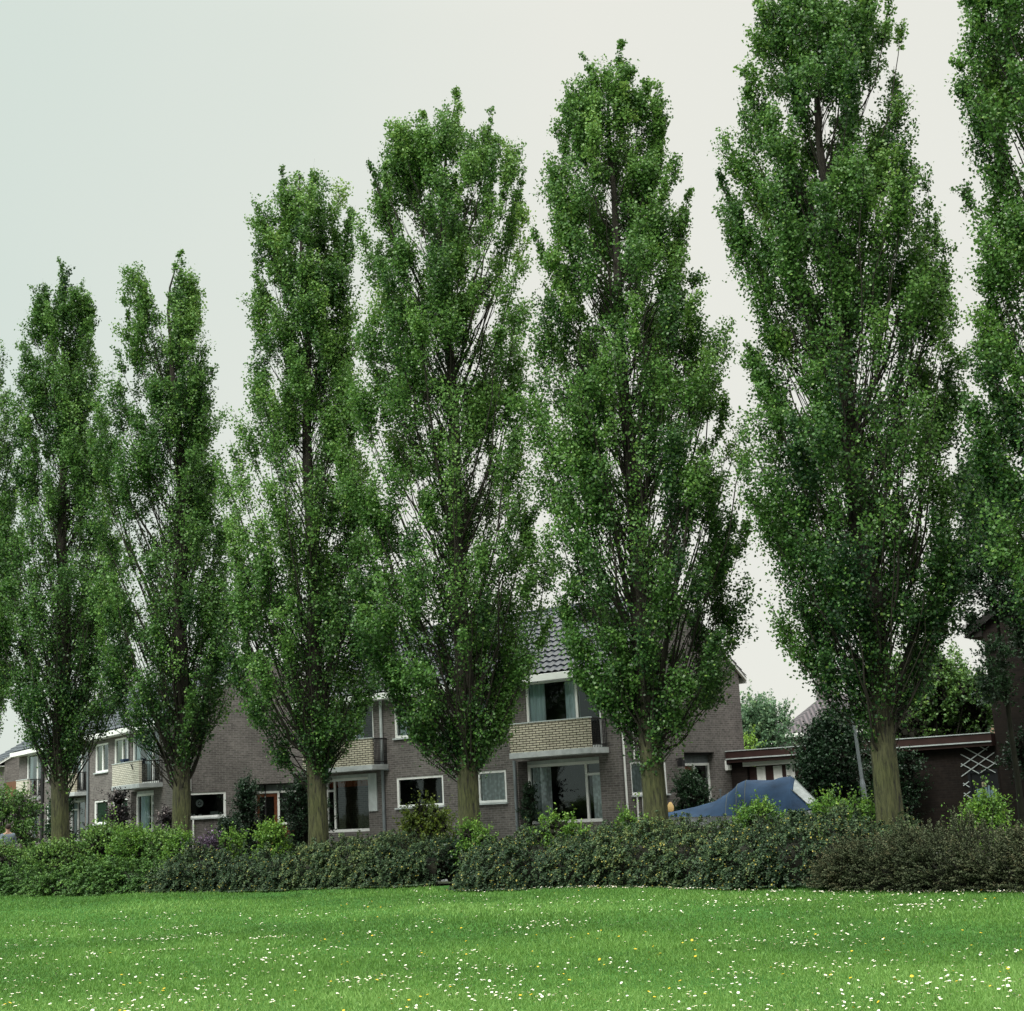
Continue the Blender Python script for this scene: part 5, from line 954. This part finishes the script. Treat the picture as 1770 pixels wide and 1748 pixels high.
o = MB(); o.bar((1.5, -0.72, 1.45), (1.5, -0.72, 1.66), 0.012, 6); o.bar((1.5, -0.72, 1.64), (1.5, -0.72, 1.69), 0.03, 6); o.build('cover_pole', M['steel'], bt)
bf = MB(); 
for i in range(6):
    z0, z1 = 1.2 + 0.04 * i, 1.2 + 0.04 * (i + 1); rr = [0.06, 0.075, 0.08, 0.08, 0.07, 0.05, 0.025]; bf.bar((0.13, 0.32, z0), (0.13, 0.32, z1), rr[i], 12, rr[i + 1])
bf.bar((0.13, 0.32, 0.45), (0.13, 0.32, 1.21), 0.03, 6)
bf.build('yellow_bow_post', M['yellow'], bt, smooth=True)

# person walking at the far left edge
pr_ = thing('person', 'dark haired person in a blue grey jacket behind the shrubs at the left edge', 'person', (-17.62, 50.0, 0), R_(35))
def skin(name, J, E_, m, parent, sub=2):
    me = bpy.data.meshes.new(name); me.from_pydata([j[:3] for j in J], E_, []); ob = bpy.data.objects.new(name, me); C.objects.link(ob); ob.parent = parent
    md = ob.modifiers.new('skin', 'SKIN'); md.use_smooth_shade = True
    for i, j in enumerate(J): s_ = me.skin_vertices[0].data[i]; s_.radius = (j[3], j[4] if len(j) > 4 else j[3]); s_.use_root = (i == 0)
    sb = ob.modifiers.new('sub', 'SUBSURF'); sb.levels = sub; sb.render_levels = sub
    me.materials.append(m); return ob
J = [(0, 0, 0.98, .16, .12), (0, 0, 1.2, .15, .11), (0, 0.01, 1.42, .17, .11), (0, 0, 1.53, .055), (0, 0.01, 1.62, .075, .085), (0, 0.015, 1.72, .085, .095), (0, 0.01, 1.79, .05, .06),
     (-.19, 0, 1.44, .062), (-.25, -.05, 1.16, .045), (-.22, .12, 0.94, .034), (-.21, .17, .86, .03), (.19, 0, 1.44, .062), (.25, .04, 1.16, .045), (.24, .02, .90, .034), (.24, .04, .81, .03),
     (-.10, 0, .88, .095), (-.10, .1, .5, .065), (-.10, .12, .09, .045), (-.10, .27, .05, .04), (.10, 0, .88, .095), (.11, -.02, .5, .065), (.11, -.2, .12, .045), (.11, -.08, .04, .04)]
E_ = [(0, 1), (1, 2), (2, 3), (3, 4), (4, 5), (5, 6), (2, 7), (7, 8), (8, 9), (9, 10), (2, 11), (11, 12), (12, 13), (13, 14), (0, 15), (15, 16), (16, 17), (17, 18), (0, 19), (19, 20), (20, 21), (21, 22)]
skn = plain('skin', (0.42, 0.26, 0.19), 0.55, 0.08)
skin('body', J, E_, skn, pr_)
g_ = lambda ids, dr: [tuple(list(J[i][:3]) + [v + dr for v in J[i][3:]]) for i in ids]
skin('jacket', g_([0, 1, 2, 7, 8, 9, 11, 12, 13], .018)[:1] + g_([1, 2, 7, 8, 9, 11, 12, 13], .02), [(0, 1), (1, 2), (2, 3), (3, 4), (4, 5), (2, 6), (6, 7), (7, 8)], plain('blue grey jacket', (0.14, 0.18, 0.22), 0.85, 0.15), pr_)
skin('trousers', g_([0, 15, 16, 17, 19, 20, 21], .016), [(0, 1), (1, 2), (2, 3), (0, 4), (4, 5), (5, 6)], plain('dark trousers', (0.03, 0.035, 0.045), 0.9, 0.15), pr_)
skin('shoes', [tuple(J[17][:2]) + (.06, .05), tuple(J[18][:3]) + (.046,)], [(0, 1)], M['black'], pr_, 1); skin('shoes', [tuple(J[21][:2]) + (.08, .05), tuple(J[22][:3]) + (.046,)], [(0, 1)], M['black'], pr_, 1)
skin('hair', [(0, -.05, 1.62, .08, .07), (0, -.035, 1.73, .108, .112), (0, -.01, 1.81, .085, .09)], [(0, 1), (1, 2)], plain('dark brown hair', (0.03, 0.02, 0.015), 0.6, 0.3), pr_)
o = MB(); 
for s in (-1, 1): o.box(s * .035 - .014, s * .035 + .014, .098, .106, 1.705, 1.717)
o.build('eyes', M['black'], pr_)
o = MB(); o.bar((0, .095, 1.70), (0, .125, 1.672), .008, 6, .014); o.box(-.026, .026, .09, .1, 1.635, 1.645); o.build('nose_and_mouth', skn, pr_)
